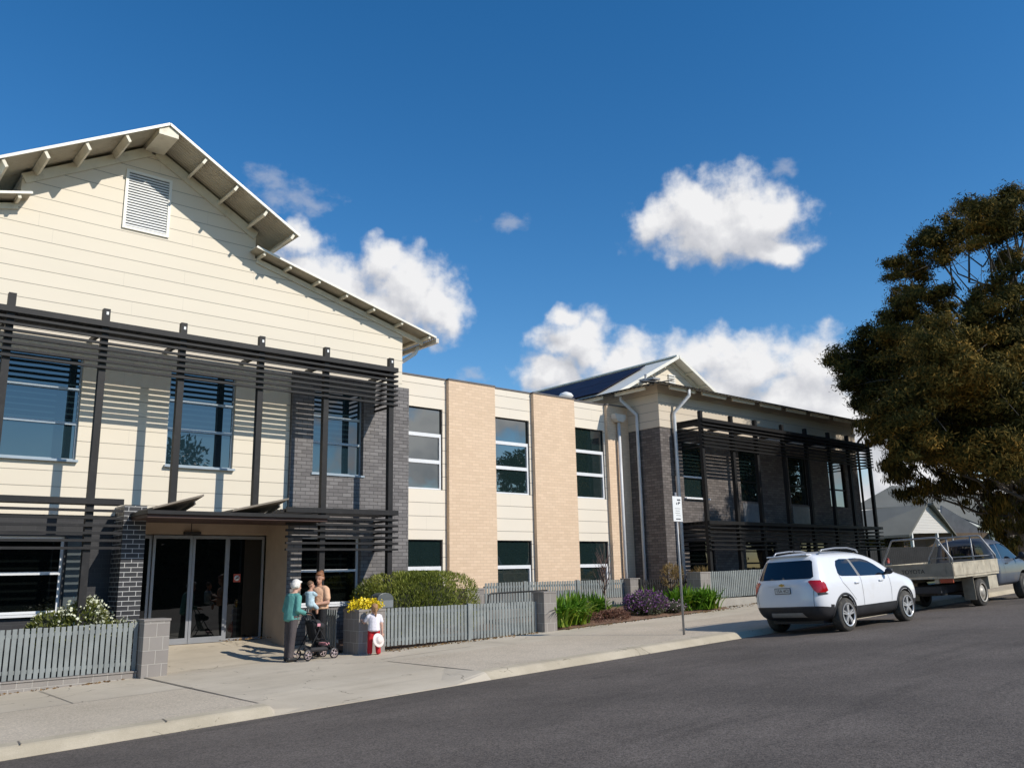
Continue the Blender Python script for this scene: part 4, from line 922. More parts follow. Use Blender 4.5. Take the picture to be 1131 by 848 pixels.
sh_ = [((.0, 0, .95), (.17, .21, .05), (0, 0, 1.1), (.165, .20, .1)), ((0, 0, 1.1), (.165, .20, .1), (.01, 0, 1.28), (.155, .20, .11)), ((.01, .15, 1.335), .072, (.01, -.15, 1.335), .072), ((.01, .19, 1.31), .072, (.017, .235, 1.15), .066), ((.01, -.19, 1.31), .072, (.06, -.23, 1.18), .066)]
figure_mesh('shirt', sh_, PEACH, mw, .013, 2)
tr = [((0, 0, .95), (.13, .17, .09))]
for s in (1, -1): tr += [((0, .09 * s, .92), .103, (.012, .1 * s, .52), .074), ((.012, .1 * s, .52), .074, (-.018 + .0, .1 * s, .1), .06)]
figure_mesh('trousers', tr, BLACKC, mw, .013, 2)
figure_mesh('shoes', [((-.05, .105, .05), .05, (.11, .11, .04), .042), ((-.02, -.105, .05), .05, (.14, -.11, .04), .042)], SHOE, mw, .012, 1)
# --- baby
bb = thing('person', 'baby in pale blue carried on the arm of the person in peach', 'baby', (8.40, 16.2, G(8.6) + 1.0), (0, 0, R(25)))
hb_, PH = head_blobs((.02, 0, .44), .72, (.8, -.5, 0))
bbody = [((0, 0, .08), (.07, .08, .07), (0, 0, .28), (.075, .085, .07)), ((.01, 0, .31), .035, (.02, 0, .38), .035), ((.03, .06, .06), .042, (.13, .08, -.02), .034), ((.13, .08, -.02), .034, (.13, .08, -.12), .026), ((.03, -.06, .06), .042, (.13, -.08, -.02), .034), ((.13, -.08, -.02), .034, (.13, -.08, -.12), .026),
         ((0, .09, .27), .03, (.1, .1, .2), .022), ((0, -.09, .27), .03, (.12, -.09, .22), .022)] + hand((.1, .1, .2), (1, 0, -.2), (0, 0, -1), .55, 1) + hand((.12, -.09, .22), (1, 0, .2), (0, 0, -1), .55, -1) + hb_
bo = figure_mesh('body', bbody, SKIN, bb, .01); face_details(PH, .72, bo)
figure_mesh('hair', [(PH(-.03, 0, .045), (.066, .064, .06))], plain('brown_hair', (.16, .09, .05), .7), bb, .01, 1)
figure_mesh('romper', [((0, 0, .05), (.085, .095, .07), (0, 0, .27), (.088, .098, .07)), ((0, .09, .27), .042, (.06, .098, .225), .036), ((0, -.09, .27), .042, (.07, -.09, .24), .036), ((.03, .06, .05), .052, (.12, .08, -.02), .042), ((.03, -.06, .05), .052, (.12, -.08, -.02), .042)], plain('pale_blue_cotton', (.46, .60, .66), .85, var=.2, scale=14), bb, .011, 2)
# --- girl seen from behind, reaching to the planter
gl = thing('person', 'child with fair ponytail, white t-shirt and red trousers reaching to the planter', 'person', (9.50, 15.52, G(9.50) + .014), (0, 0, R(66)))
hb_, PH = head_blobs((.02, 0, .90), .84, (1, .25, .05))
body = [((0, 0, .53), (.085, .1, .08)), ((0, 0, .55), (.08, .095, .07), (.01, 0, .72), (.08, .115, .07)), ((.01, .09, .745), .04, (.01, -.09, .745), .04), ((.01, 0, .76), .036, (.015, 0, .83), .035), ((0, .055, .5), .062, (.02, .07, .28), .042), ((.02, .07, .28), .042, (-.01, .08, .05), .028), ((-.01, .08, .04), .03, (.08, .09, .025), .026),
        ((0, -.055, .5), .062, (.0, -.07, .28), .042), ((0, -.07, .28), .042, (-.03, -.09, .05), .028), ((-.03, -.09, .04), .03, (.06, -.1, .025), .026)] + hb_
body += [((.01, .12, .73), .036, (.08, .19, .62), .03), ((.08, .19, .62), .03, (.2, .24, .70), .022)] + hand((.2, .24, .70), (.9, .3, .2), (0, 0, -1), .7, 1)
body += [((.01, -.12, .73), .036, (-.02, -.155, .58), .03), ((-.02, -.155, .58), .03, (-.02, -.165, .42), .022)] + hand((-.02, -.165, .42), (0, 0, -1), (1, 0, 0), .7, -1)
bo = figure_mesh('body', body, SKINP, gl, .01); face_details(PH, .84, bo)
FAIR = plain('fair_hair', (.34, .18, .075), .6, var=.3, scale=30, bump=.6, bscale=60)
figure_mesh('hair', [(PH(-.03, 0, .04), (.08, .078, .078)), (PH(-.06, 0, -.02), (.042, .068, .06)), (PH(-.1, 0, .03), .035 * .84, PH(-.13, 0, -.12), .026 * .84), (PH(-.13, 0, -.12), .026 * .84, PH(-.12, 0, -.2), .012)], FAIR, gl, .01, 1)
figure_mesh('shirt', [((0, 0, .47), (.115, .13, .035), (0, 0, .6), (.1, .118, .06)), ((0, 0, .6), (.1, .118, .06), (.01, 0, .72), (.098, .128, .07)), ((.01, .1, .745), .05, (.01, -.1, .745), .05), ((.01, .12, .73), .05, (.05, .165, .66), .045), ((.01, -.12, .73), .05, (0, -.15, .64), .045)], plain('white_cotton', (.78, .74, .78), .85, var=.04, bump=1.0, bscale=22), gl, .011, 2)
figure_mesh('trousers', [((0, 0, .48), (.095, .11, .06)), ((0, .055, .48), .072, (.02, .072, .26), .056), ((.02, .072, .26), .056, (-.008, .08, .05), .055), ((0, -.055, .48), .072, (0, -.072, .26), .056), ((0, -.072, .26), .056, (-.03, -.09, .05), .055)], plain('red_cloth', (.50, .012, .02), .8, var=.12, bump=1.0, bscale=22), gl, .011, 2)
figure_mesh('shoes', [((-.02, .085, .035), .036, (.09, .095, .028), .03), ((-.04, -.095, .035), .036, (.07, -.105, .028), .03)], plain('grey_shoe', (.38, .38, .42), .6), gl, .01, 1)
ht = thing('sun_hat', 'pale round sun hat held low at the right side of the child', 'hat', (9.49, 15.32, G(9.5) + .30), (R(72), R(28), R(0)))
q = MB(); q.lathe([(.002, .07), (.05, .065), (.07, .045), (.078, .012), (.105, .004), (.138, 0), (.14, -.004), (.105, -.003), (.075, .004), (.002, .055), (.002, .07)], (0, 0, 0), 'z', 28); build(q, 'hat', plain('hat_cloth', (.80, .70, .66), .85, var=.05), ht, local=True)
# --- pushchair
pc = thing('pushchair', 'black four wheeled pushchair in front of the elderly person', 'pushchair', (8.39, 15.92, G(8.42) + .014), (0, 0, R(4)))
pc.scale = (.93, .93, .96)
q = MB()
for s in (1, -1):
    q.tube([(-.22, .2 * s, .92), (-.16, .2 * s, .84), (.1, .2 * s, .42), (.34, .2 * s, .13)], .013, 8); q.tube([(-.02, .2 * s, .6), (-.3, .21 * s, .13)], .012, 8); q.tube([(-.1, .2 * s, .36), (.22, .2 * s, .36)], .011, 8)
q.tube([(-.22, .2, .92), (-.26, .2, .93), (-.26, -.2, .93), (-.22, -.2, .92)], .016, 8); q.tube([(-.3, .21, .13), (-.3, -.21, .13)], .01, 8); q.tube([(.3, .2, .18), (.3, -.2, .18)], .01, 8)
build(q, 'frame', BLACKC, pc, local=True)
figure_mesh('seat', [((-.02, .13, .40), (.05, .05, .03), (-.02, -.13, .40), (.05, .05, .03)), ((.12, .13, .38), (.07, .05, .03), (.12, -.13, .38), (.07, .05, .03)), ((-.06, .12, .45), (.03, .05, .05), (-.14, .12, .74), (.03, .05, .05)), ((-.06, 0, .45), (.03, .1, .05), (-.14, 0, .74), (.03, .1, .05)), ((-.06, -.12, .45), (.03, .05, .05), (-.14, -.12, .74), (.03, .05, .05))], BLACKC, pc, .014, 2)
figure_mesh('basket', [((-.15, .12, .2), (.06, .05, .05), (.2, .12, .2), (.06, .05, .05)), ((-.15, -.12, .2), (.06, .05, .05), (.2, -.12, .2), (.06, .05, .05)), ((-.15, 0, .18), (.06, .1, .03), (.2, 0, .18), (.06, .1, .03))], plain('basket_cloth', (.03, .028, .03), .8), pc, .014, 2)
figure_mesh('canopy_hood', [((-.05, .15, .7), (.1, .05, .1), (-.05, -.15, .7), (.1, .05, .1)), ((.06, .15, .66), (.08, .05, .07), (.06, -.15, .66), (.08, .05, .07))], plain('hood_cloth', (.02, .02, .022), .8), pc, .015, 2)
q = MB(); q.box(-.1, -.02, -.24, -.215, .66, .72); q.box(.16, .26, -.16, .12, .27, .32); build(q, 'blanket', plain('pink_cloth', (.62, .28, .32), .85), pc, .01, local=True)
for (x, y) in ((-.3, .23), (-.3, -.23), (.34, .22), (.34, -.22)):
    q = MB(); q.lathe([(.085, -.016), (.108, -.012), (.112, 0), (.108, .012), (.085, .016), (.085, -.016)], (x, y, .112), 'y', 24); wl = build(q, 'wheel', SHOE, pc, local=True)
    q = MB()
    for k in range(5): a = k * 2 * math.pi / 5; q.bar((x, y, .112), (x + .08 * math.cos(a), y, .112 + .08 * math.sin(a)), .012, .018, (0, 1, 0))
    q.lathe([(.02, -.018), (.02, .018)], (x, y, .112), 'y', 12); q.lathe([(.074, -.006), (.088, -.006), (.088, .006), (.074, .006), (.074, -.006)], (x, y, .112), 'y', 24); build(q, 'spokes', plain('wheel_pale', (.45, .36, .36), .5), wl, local=True)

# ================================================================== vehicles
PAINTW = plain('car_white', (.80, .81, .83), .25, var=.01, coat=.6, dirt=((.55, .5, .44), .18, 3))
PLASTIC = plain('black_plastic', (.028, .028, .031), .55, var=.2)
CARGLASS = glass('car_glass', (.006, .008, .014), 1.7)
TYRE = plain('tyre', (.05, .047, .042), .85, var=.3, dirt=((.20, .17, .13), .6, 6))
ALLOY = plain('alloy', (.62, .62, .62), .3, metal=.5)
REDL = plain('red_lamp', (.42, .008, .012), .12, var=.15, coat=.5)
SEAM = plain('seam', (.10, .10, .11), .7)
CHROME = plain('chrome', (.70, .70, .70), .15, metal=1, var=.02)
def loft_body(name, stations, mats, parent, split_z, axles, arch_r, halfw, levels=2):
    "stations: lists of ring points (centre bottom ... centre top) for the left half"
    mb = MB(); n = len(stations[0]); k = 2 * n - 2; ring = []
    for st in stations: ring.append([*st, *[(p[0], -p[1], p[2]) for p in reversed(st[1:-1])]])
    vs = [p for r in ring for p in r]; fs = []
    for i in range(len(ring) - 1):
        for j in range(k): fs.append((i * k + j, i * k + (j + 1) % k, (i + 1) * k + (j + 1) % k, (i + 1) * k + j))
    def cap(si, bulge):
        st = ring[si]; base = si * k; top = [n - 3, n - 2, n - 1, n, n + 1]; bot = [2, 1, 0, k - 1, k - 2]; rows = [[base + b for b in bot]]
        for lv in range(3, n - 3):
            L = st[lv]; Rr = st[k - lv]; row = [base + lv]
            for t in (.5, 0, -.5): vs.append((L[0] + bulge * (1 - t * t), L[1] * t, L[2])); row.append(len(vs) - 1)
            row.append(base + k - lv); rows.append(row)
        rows.append([base + t for t in top])
        for a, b in zip(rows[:-1], rows[1:]):
            for c in range(4): fs.append((a[c], a[c + 1], b[c + 1], b[c]))
    cap(0, -.05); cap(len(ring) - 1, .07)
    me = bpy.data.meshes.new(name); me.from_pydata(vs, [], fs); bm = bmesh.new(); bm.from_mesh(me); bmesh.ops.recalc_face_normals(bm, faces=bm.faces); bm.to_mesh(me); bm.free()
    o = bpy.data.objects.new(name, me); COL.objects.link(o)
    for mm in mats: me.materials.append(mm)
    ss = o.modifiers.new('s', 'SUBSURF'); ss.levels = levels; ss.render_levels = levels
    cuts = []
    for ax in axles:
        for sg_ in (1, -1):
            c = MB(); c.lathe([(arch_r, -.30), (arch_r, .35)], (ax, sg_ * halfw, arch_r - .02), 'y', 40); co = build(c, 'cut', mats[1]); cuts.append(co)
            b = o.modifiers.new('b', 'BOOLEAN'); b.operation = 'DIFFERENCE'; b.object = co; b.solver = 'EXACT'
    dg = bpy.context.evaluated_depsgraph_get(); me2 = bpy.data.meshes.new_from_object(o.evaluated_get(dg)); bpy.data.objects.remove(o)
    for c in cuts: bpy.data.objects.remove(c)
    me2.name = name
    for p in me2.polygons:
        c = p.center
        if c.z < split_z + (.09 if split_z > .45 and c.x < -.38 else 0): p.material_index = 1
        p.use_smooth = True
        for ax in axles:
            if (c.x - ax) ** 2 + (c.z - arch_r + .02) ** 2 < (arch_r + .004) ** 2 and abs(c.y) < halfw + .2: p.material_index = 1; p.use_smooth = False
    while len(me2.materials) > len(mats): me2.materials.pop()
    b = bpy.data.objects.new(name, me2); COL.objects.link(b); b.parent = parent
    try: me2.set_sharp_from_angle(angle=R(40))
    except Exception: pass
    bm = bmesh.new(); bm.from_mesh(me2); bvh = BVHTree.FromBMesh(bm); bm.free()
    return b, bvh
def patch(bvh, poly, o, A, B, name, mat, parent, off=.004, res=.05, smooth=True):
    "flush panel: a polygon given in the plane (o, A, B) thrown along A x B direction onto the body"
    o = Vector(o); A = Vector(A).normalized(); B = Vector(B).normalized(); D = A.cross(B).normalized()
    bm = bmesh.new(); f = bm.faces.new([bm.verts.new((u, v, 0)) for u, v in poly]); bmesh.ops.triangulate(bm, faces=[f])
    for _ in range(7):
        es = [e for e in bm.edges if e.calc_length() > res]
        if not es: break
        bmesh.ops.subdivide_edges(bm, edges=es, cuts=1); bmesh.ops.triangulate(bm, faces=bm.faces)
    kill = []
    for v in bm.verts:
        s = o + A * v.co.x + B * v.co.y; h = bvh.ray_cast(s, D)
        if h[0] is None: kill.append(v); continue
        nn = h[1] if h[1].dot(D) < 0 else -h[1]; v.co = h[0] + nn * off
    if kill: bmesh.ops.delete(bm, geom=kill, context='VERTS')
    me = bpy.data.meshes.new(name); bm.to_mesh(me); bm.free(); me.materials.append(mat); me.polygons.foreach_set('use_smooth', [smooth] * len(me.polygons))
    q = bpy.data.objects.new(name, me); COL.objects.link(q); q.parent = parent; return q
def wheel(parent, x, y, r, w, spokes, rimmat, rr=.66, style='five'):
    sg_ = 1 if y > 0 else -1
    q = MB(); q.lathe([(r * rr, -w / 2), (r * .93, -w / 2), (r * .985, -w * .36), (r, -w * .2), (r, w * .2), (r * .985, w * .36), (r * .93, w / 2), (r * rr, w / 2), (r * rr, -w / 2)], (x, y, r), 'y', 40); wo_ = build(q, 'wheel', TYRE, parent, local=True)
    yo = y + sg_ * w * .5; q = MB()
    q.lathe([(r * .69, -.02), (r * .69, .006), (r * .62, .006), (r * .60, -.02), (r * .69, -.02)], (x, yo, r), 'y', 40)
    if style == 'five':
        for k in range(spokes):
            a = 2 * math.pi * k / spokes + .3; ca, sa = math.cos(a), math.sin(a)
            for off_ in (-.03, .03):
                p0 = (x + ca * r * .1 - sa * off_ * .35, yo - sg_ * .012, r + sa * r * .1 + ca * off_ * .35); p1 = (x + ca * r * .63 - sa * off_, yo - sg_ * .008, r + sa * r * .63 + ca * off_); q.bar(p0, p1, .03, .05, (0, 1, 0))
        q.lathe([(.001, .012 * sg_), (.05, .008 * sg_), (.06, -.01 * sg_)], (x, yo, r), 'y', 16)
    else:
        q.lathe([(r * .6, -.03 * sg_), (r * .5, -.01 * sg_), (r * .33, -.015 * sg_), (r * .28, .02 * sg_), (r * .1, .022 * sg_), (.002, .024 * sg_)], (x, yo, r), 'y', 24)
    build(q, 'rim', rimmat, wo_, local=True)
    q = MB(); q.lathe([(r * .61, -.001), (r * .61, .001)], (x, yo - sg_ * .05, r), 'y', 30); build(q, 'brake_disc', plain('brake_dark', (.06, .06, .06), .5), wo_, local=True)
    return wo_
def text_mesh(s, size, name, mat, parent, T, extrude=.003):
    cu = bpy.data.curves.new(name, 'FONT'); cu.body = s; cu.size = size; cu.extrude = extrude; cu.align_x = 'CENTER'; cu.align_y = 'CENTER'
    t = bpy.data.objects.new(name, cu); COL.objects.link(t); dg = bpy.context.evaluated_depsgraph_get(); me = bpy.data.meshes.new_from_object(t.evaluated_get(dg)); bpy.data.objects.remove(t)
    me.transform(T); me.materials.clear(); me.materials.append(mat); me.name = name; o = bpy.data.objects.new(name, me); COL.objects.link(o); o.parent = parent; return o

# --- white hatchback SUV
suv = thing('parked_car', 'white small SUV with black lower trim parked at the kerb', 'car', (17.28, 10.28, roadz(17.28, 10.28)), (-.04, -math.atan(.03), R(-1.5)))
std = lambda x, zr=1.64, l6=(.69, 1.50), l7=(.60, 1.585): [(x, 0, .2), (x, .28, .2), (x, .60, .22), (x, .83, .27), (x, .885, .49), (x, .895, .72), (x, .885, .98), (x, .855, 1.08), (x, *l6), (x, *l7), (x, .32, zr - .015), (x, 0, zr)]
def stn(xs, ys, zs): return list(zip(xs, ys, zs))
S = [stn([-.66, -.66, -.70, -.80, -.87, -.86, -.84, -.81, -.56, -.50, -.53, -.54], [0, .26, .50, .66, .71, .71, .71, .69, .60, .52, .27, 0], [.32, .32, .33, .38, .585, .74, .98, 1.08, 1.50, 1.60, 1.63, 1.64]),
     stn([-.60, -.60, -.60, -.66, -.70, -.68, -.67, -.63, -.42, -.38, -.40, -.40], [0, .28, .55, .78, .86, .87, .86, .83, .675, .58, .30, 0], [.26, .26, .27, .32, .57, .74, .98, 1.08, 1.505, 1.61, 1.655, 1.665]),
     std(-.15, 1.68, (.69, 1.51), (.60, 1.605)), std(.45, 1.69, (.695, 1.515), (.605, 1.61)), std(1.0, 1.68, (.695, 1.51), (.60, 1.60)),
     std(1.5, 1.64, (.695, 1.475), (.61, 1.555)), std(1.95, 1.45, (.735, 1.33), (.68, 1.38)), std(2.36, 1.14, (.79, 1.10), (.71, 1.115)),
     [(2.85, 0, .2), (2.85, .28, .2), (2.85, .6, .22), (2.85, .83, .27), (2.85, .885, .49), (2.85, .895, .72), (2.85, .88, .92), (2.85, .84, .99), (2.85, .75, 1.03), (2.85, .6, 1.05), (2.85, .32, 1.07), (2.85, 0, 1.08)],
     [(3.2, 0, .2), (3.2, .28, .2), (3.2, .55, .22), (3.22, .76, .27), (3.24, .83, .49), (3.24, .84, .70), (3.2, .82, .86), (3.18, .77, .92), (3.16, .68, .95), (3.16, .52, .965), (3.16, .28, .98), (3.16, 0, .985)],
     stn([3.2, 3.2, 3.24, 3.32, 3.40, 3.40, 3.35, 3.32, 3.28, 3.26, 3.27, 3.28], [0, .26, .48, .58, .62, .62, .62, .60, .54, .44, .22, 0], [.26, .26, .28, .32, .50, .68, .80, .85, .88, .895, .905, .91])]
body, bv = loft_body('body', S, [PAINTW, PLASTIC], suv, .47, (0, 2.555), .375, .93)
SR = dict(o=(0, -3, 0), A=(1, 0, 0), B=(0, 0, 1))            # thrown along -y? (A x B = -y); start on the far side
def side(poly, name, mat, sgn=-1, off=.004, res=.05, parent=None):
    if sgn < 0: return patch(bv, [(-u, v) for u, v in poly], (0, -3, 0), (-1, 0, 0), (0, 0, 1), name, mat, parent or suv, off, res)
    return patch(bv, poly, (0, 3, 0), (1, 0, 0), (0, 0, 1), name, mat, parent or suv, off, res)
rear_w = [(-.03, 1.20), (.0, 1.15), (.08, 1.13), (.70, 1.105), (.585, 1.475), (.30, 1.485), (.12, 1.455), (.03, 1.36)]
front_w = [(.80, 1.10), (1.98, 1.075), (1.80, 1.20), (1.60, 1.32), (1.40, 1.41), (1.20, 1.46), (.95, 1.48), (.67, 1.48)]
for sg_ in (-1, 1):
    side(rear_w, 'side_window', CARGLASS, sg_, .005); side(front_w, 'side_window', CARGLASS, sg_, .005)
    side([(.70, 1.105), (.80, 1.10), (.67, 1.48), (.585, 1.475)], 'pillar_trim', plain('pillar_grey', (.22, .215, .20), .5), sg_, .004)
    for ax in (0, 2.555):
        arc = [(ax + .445 * math.cos(t), .355 + .445 * math.sin(t)) for t in np.linspace(-.35, math.pi + .35, 26)] + [(ax + .37 * math.cos(t), .355 + .37 * math.sin(t)) for t in np.linspace(math.pi + .35, -.35, 26)]
        for i in range(25):
            pass
        q = MB(); rr = []
        for i, t in enumerate(np.linspace(-.25, math.pi + .25, 40)):
            row = []
            for r_ in (.372, .39, .415, .44):
                s_ = Vector((ax + r_ * math.cos(t), sg_ * 3, .355 + r_ * math.sin(t))); h = bv.ray_cast(s_, Vector((0, -sg_, 0)))
                row.append(tuple(h[0] + Vector((0, sg_ * (.012 if .38 < r_ < .42 else .004), 0))) if h[0] and abs(h[0].y) > .5 else None)
            rr.append(row)
        vs_, fs_ = [], []; idx = {}
        for i in range(39):
            for j in range(3):
                c4 = [(i, j), (i + 1, j), (i + 1, j + 1), (i, j + 1)]
                if all(rr[a][b] for a, b in c4):
                    for cc in c4:
                        if cc not in idx: idx[cc] = len(vs_); vs_.append(rr[cc[0]][cc[1]])
                    fs_.append([idx[cc] for cc in c4])
        q.sm = True; q.add(vs_, fs_); build(q, 'arch_trim', PLASTIC, suv, local=True)
    for ln in ([(.74, .50), (.742, .75), (.765, 1.09)], [(1.93, .52), (1.97, .80), (1.96, 1.06)], [(.43, .62), (.22, .82), (.02, 1.0), (-.02, 1.16)]):
        for a, b in zip(ln[:-1], ln[1:]):
            dx, dz = b[0] - a[0], b[1] - a[1]; L_ = math.hypot(dx, dz); nx, nz = -dz / L_ * .005, dx / L_ * .005
            side([(a[0] - nx, a[1] - nz), (b[0] - nx, b[1] - nz), (b[0] + nx, b[1] + nz), (a[0] + nx, a[1] + nz)], 'door_seam', SEAM, sg_, .003, .1)
    for hx in (.55, 1.62 - .05):
        h = bv.ray_cast(Vector((hx, sg_ * 3, .97)), Vector((0, -sg_, 0))); q = MB(); yy = h[0].y
        q.box(hx - .09, hx + .09, min(yy, yy + sg_ * .035), max(yy, yy + sg_ * .035), .955, .985); build(q, 'door_handle', PAINTW, suv, .008, local=True)
    q = MB(); q.tube([(-.25, sg_ * .56, 1.62), (-.12, sg_ * .57, 1.70), (.4, sg_ * .575, 1.725), (.9, sg_ * .575, 1.715), (1.25, sg_ * .58, 1.66), (1.32, sg_ * .58, 1.60)], .018, 8); build(q, 'roof_rail', ALUG, suv, local=True)
    figure_mesh('wing_mirror', [((1.82, sg_ * .87, 1.10), .03, (1.82, sg_ * .98, 1.14), (.05, .06, .06)), ((1.81, sg_ * .98, 1.15), (.055, .10, .075))], PLASTIC, suv, .014, 2)
for x in (0, 2.555):
    for y in (.79, -.79): wheel(suv, x, y, .345, .215, 5, ALLOY)
RA = dict(o=(-3, 0, 0), A=(0, -1, 0), B=(0, 0, 1))            # thrown along -y x z = ... towards +x
def rear(poly, name, mat, off=.004, res=.05): return patch(bv, [(-u, v) for u, v in poly], (-3, 0, 0), (0, -1, 0), (0, 0, 1), name, mat, suv, off, res)
def rear_chk():
    A = Vector((0, -1, 0)); return A.cross(Vector((0, 0, 1)))
DIRX = rear_chk()
def rear(poly, name, mat, off=.004, res=.05):
    A = (0, 1, 0); 
    return patch(bv, poly, (-3, 0, 0), A, (0, 0, 1), name, mat, suv, off, res)
rear([(-.62, 1.13), (.62, 1.13), (.66, 1.16), (.575, 1.47), (.53, 1.505), (-.53, 1.505), (-.575, 1.47), (-.66, 1.16)], 'rear_window', CARGLASS, .006)
for sg_ in (-1, 1):
    # lamp cluster thrown diagonally onto the corner
    dv = Vector((1, -sg_ * .75, 0)).normalized(); Aa = Vector((0, 0, 1)).cross(dv) * -1; o_ = Vector((-.78, sg_ * .80, 0)) - dv * 2
    pl = [(-.17, .87), (-.12, .84), (.06, .84), (.12, .90), (.20, 1.07), (.15, 1.09), (-.08, 1.08), (-.14, 1.0)]
    A_ = Aa if Aa.cross(Vector((0, 0, 1))).dot(dv) > 0 else -Aa
    if sg_ > 0: pl = [(-u, v) for u, v in pl]
    lm = patch(bv, pl, o_, A_, (0, 0, 1), 'tail_light', REDL, suv, .012, .04)
    pl2 = [(-.17, .80), (.05, .79), (.06, .835), (-.12, .835)]
    if sg_ > 0: pl2 = [(-u, v) for u, v in pl2]
    patch(bv, pl2, o_, A_, (0, 0, 1), 'smoked_lens', PLASTIC, lm, .012, .04)
rear([(-.42, .36), (.42, .36), (.37, .455), (-.37, .455)], 'bumper_insert', plain('skid_grey', (.32, .31, .30), .45), .012)
rear([(-.40, 1.0), (.40, 1.0), (.40, 1.045), (-.40, 1.045)], 'tailgate_trim', PAINTW, .022)
for a, b in (((-.70, 1.09), (-.66, .56)), ((.70, 1.09), (.66, .56)), ((-.66, .56), (.66, .56))):
    dx, dz = b[0] - a[0], b[1] - a[1]; L_ = math.hypot(dx, dz); nx, nz = -dz / L_ * .005, dx / L_ * .005
    rear([(a[0] - nx, a[1] - nz), (b[0] - nx, b[1] - nz), (b[0] + nx, b[1] + nz), (a[0] + nx, a[1] + nz)], 'tailgate_seam', SEAM, .003, .1)
h = bv.ray_cast(Vector((-3, 0, .90)), Vector((1, 0, 0))); xp = h[0].x
q = MB(); q.box(xp - .018, xp - .006, -.19, .19, .84, .965); pl_ = build(q, 'number_plate', PLASTIC, suv, local=True)
q = MB(); q.box(xp - .022, xp - .0185, -.178, .178, .852, .953); build(q, 'plate_face', plain('plate_white', (.62, .62, .60), .5), pl_, local=True)
TT = Matrix.Translation((xp - .0235, 0, .90)) @ Matrix(((0, 0, -1, 0), (-1, 0, 0, 0), (0, 1, 0, 0), (0, 0, 0, 1)))
text_mesh('1SA 4CI', .09, 'plate_lettering', SHOE, pl_, TT, .001)
q = MB(); TT2 = Matrix.Translation((xp - .032, 0, 1.022)) @ Matrix(((0, 1, 0, 0), (1, 0, 0, 0), (0, 0, 1, 0), (0, 0, 0, 1)))
q.prism([(-.07, -.016), (-.025, -.016), (-.02, -.03), (.02, -.03), (.025, -.016), (.07, -.016), (.06, .016), (.025, .016), (.02, .03), (-.02, .03), (-.025, .016), (-.06, .016)], 0, .008, TT2); build(q, 'emblem', plain('emblem_gold', (.45, .33, .08), .3, metal=.7), suv, local=True)
q = MB(); q.box(-.60, -.40, -.50, .50, 1.605, 1.635); build(q, 'spoiler', PAINTW, suv, .012, local=True)
q = MB(); q.tube([(-.1, .1, 1.68), (-.16, .1, 1.75)], .008, 6); build(q, 'aerial', PLASTIC, suv, local=True)
q = MB(); q.box(-.5, 3.1, -.6, .6, .2, .32); build(q, 'underbody', PLASTIC, suv, local=True)

# --- tray ute
UX, UY = 24.75, 10.45
ute = thing('flatbed_ute', 'blue grey utility truck with a dusty aluminium tray and ladder racks', 'ute', (UX, UY, roadz(UX, UY)), (-.03, -math.atan(.03), R(-.5)))
PAINTB = plain('blue_grey_paint', (.075, .09, .12), .35, var=.05, coat=.4, dirt=((.25, .2, .14), .4, 2.5))
DUST = plain('dusty_aluminium', (.52, .46, .35), .6, metal=.15, var=.15, scale=4, dirt=((.25, .19, .12), .6, 5))
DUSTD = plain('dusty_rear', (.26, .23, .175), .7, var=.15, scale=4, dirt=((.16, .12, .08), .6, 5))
def us(x, zr, l6, l7, sh=1.14, w=.87): return [(x, 0, .42), (x, .28, .42), (x, .55, .43), (x, w - .04, .46), (x, w, .62), (x, w + .005, .85), (x, w - .005, 1.06), (x, w - .04, sh), (x, *l6), (x, *l7), (x, .32, zr - .01), (x, 0, zr)]
U = [us(1.28, 1.77, (.70, 1.62), (.60, 1.71)), us(1.42, 1.80, (.72, 1.63), (.61, 1.735)), us(1.9, 1.81, (.725, 1.64), (.62, 1.745)), us(2.35, 1.77, (.72, 1.58), (.63, 1.69)), us(2.75, 1.50, (.76, 1.36), (.70, 1.44)), us(3.1, 1.18, (.80, 1.15), (.72, 1.165), 1.10),
     us(3.6, 1.12, (.76, 1.08), (.62, 1.10), 1.02), us(3.95, 1.06, (.70, 1.0), (.55, 1.03), .95, .82), us(4.15, .96, (.56, .92), (.44, .94), .88, .68)]
ub, bvu = loft_body('body', U, [PAINTB, PLASTIC], ute, .44, (3.085,), .42, .93)
bv_keep = bv; bv = bvu
for sg_ in (-1, 1):
    side([(1.36, 1.20), (1.72, 1.19), (1.70, 1.60), (1.42, 1.60)], 'side_window', CARGLASS, sg_, .005, parent=ute); side([(1.82, 1.19), (2.92, 1.16), (2.62, 1.40), (2.34, 1.56), (2.25, 1.60), (1.80, 1.61)], 'side_window', CARGLASS, sg_, .005, parent=ute)
    side([(1.765, .5), (1.775, .5), (1.775, 1.18), (1.765, 1.18)], 'door_seam', SEAM, sg_, .003, .1, parent=ute)
    side([(1.88, 1.03), (2.06, 1.03), (2.06, 1.065), (1.88, 1.065)], 'door_handle', PLASTIC, sg_, .02, parent=ute)
    figure_mesh('wing_mirror', [((2.72, sg_ * .86, 1.16), .03, (2.74, sg_ * 1.0, 1.20), .04), ((2.74, sg_ * 1.03, 1.24), (.05, .1, .11))], PLASTIC, ute, .016, 2)
patch(bvu, [(-.58, 1.24), (.58, 1.24), (.54, 1.60), (-.54, 1.60)], (-2, 0, 0), (0, 1, 0), (0, 0, 1), 'rear_window', CARGLASS, ute, .006)
patch(bvu, [(-.70, -.05), (.70, -.05), (.62, .42), (-.62, .42)], Vector((4.2, 0, 1.0)) , (0, -1, 0), Vector((-.45, 0, .9)), 'windscreen', CARGLASS, ute, .006)
for x in (0, 3.085):
    for y in (.76, -.76): wheel(ute, x, y, .365, .24, 6, plain('steel_rim', (.40, .37, .32), .5, metal=.3), .62, 'steel')
bv = bv_keep
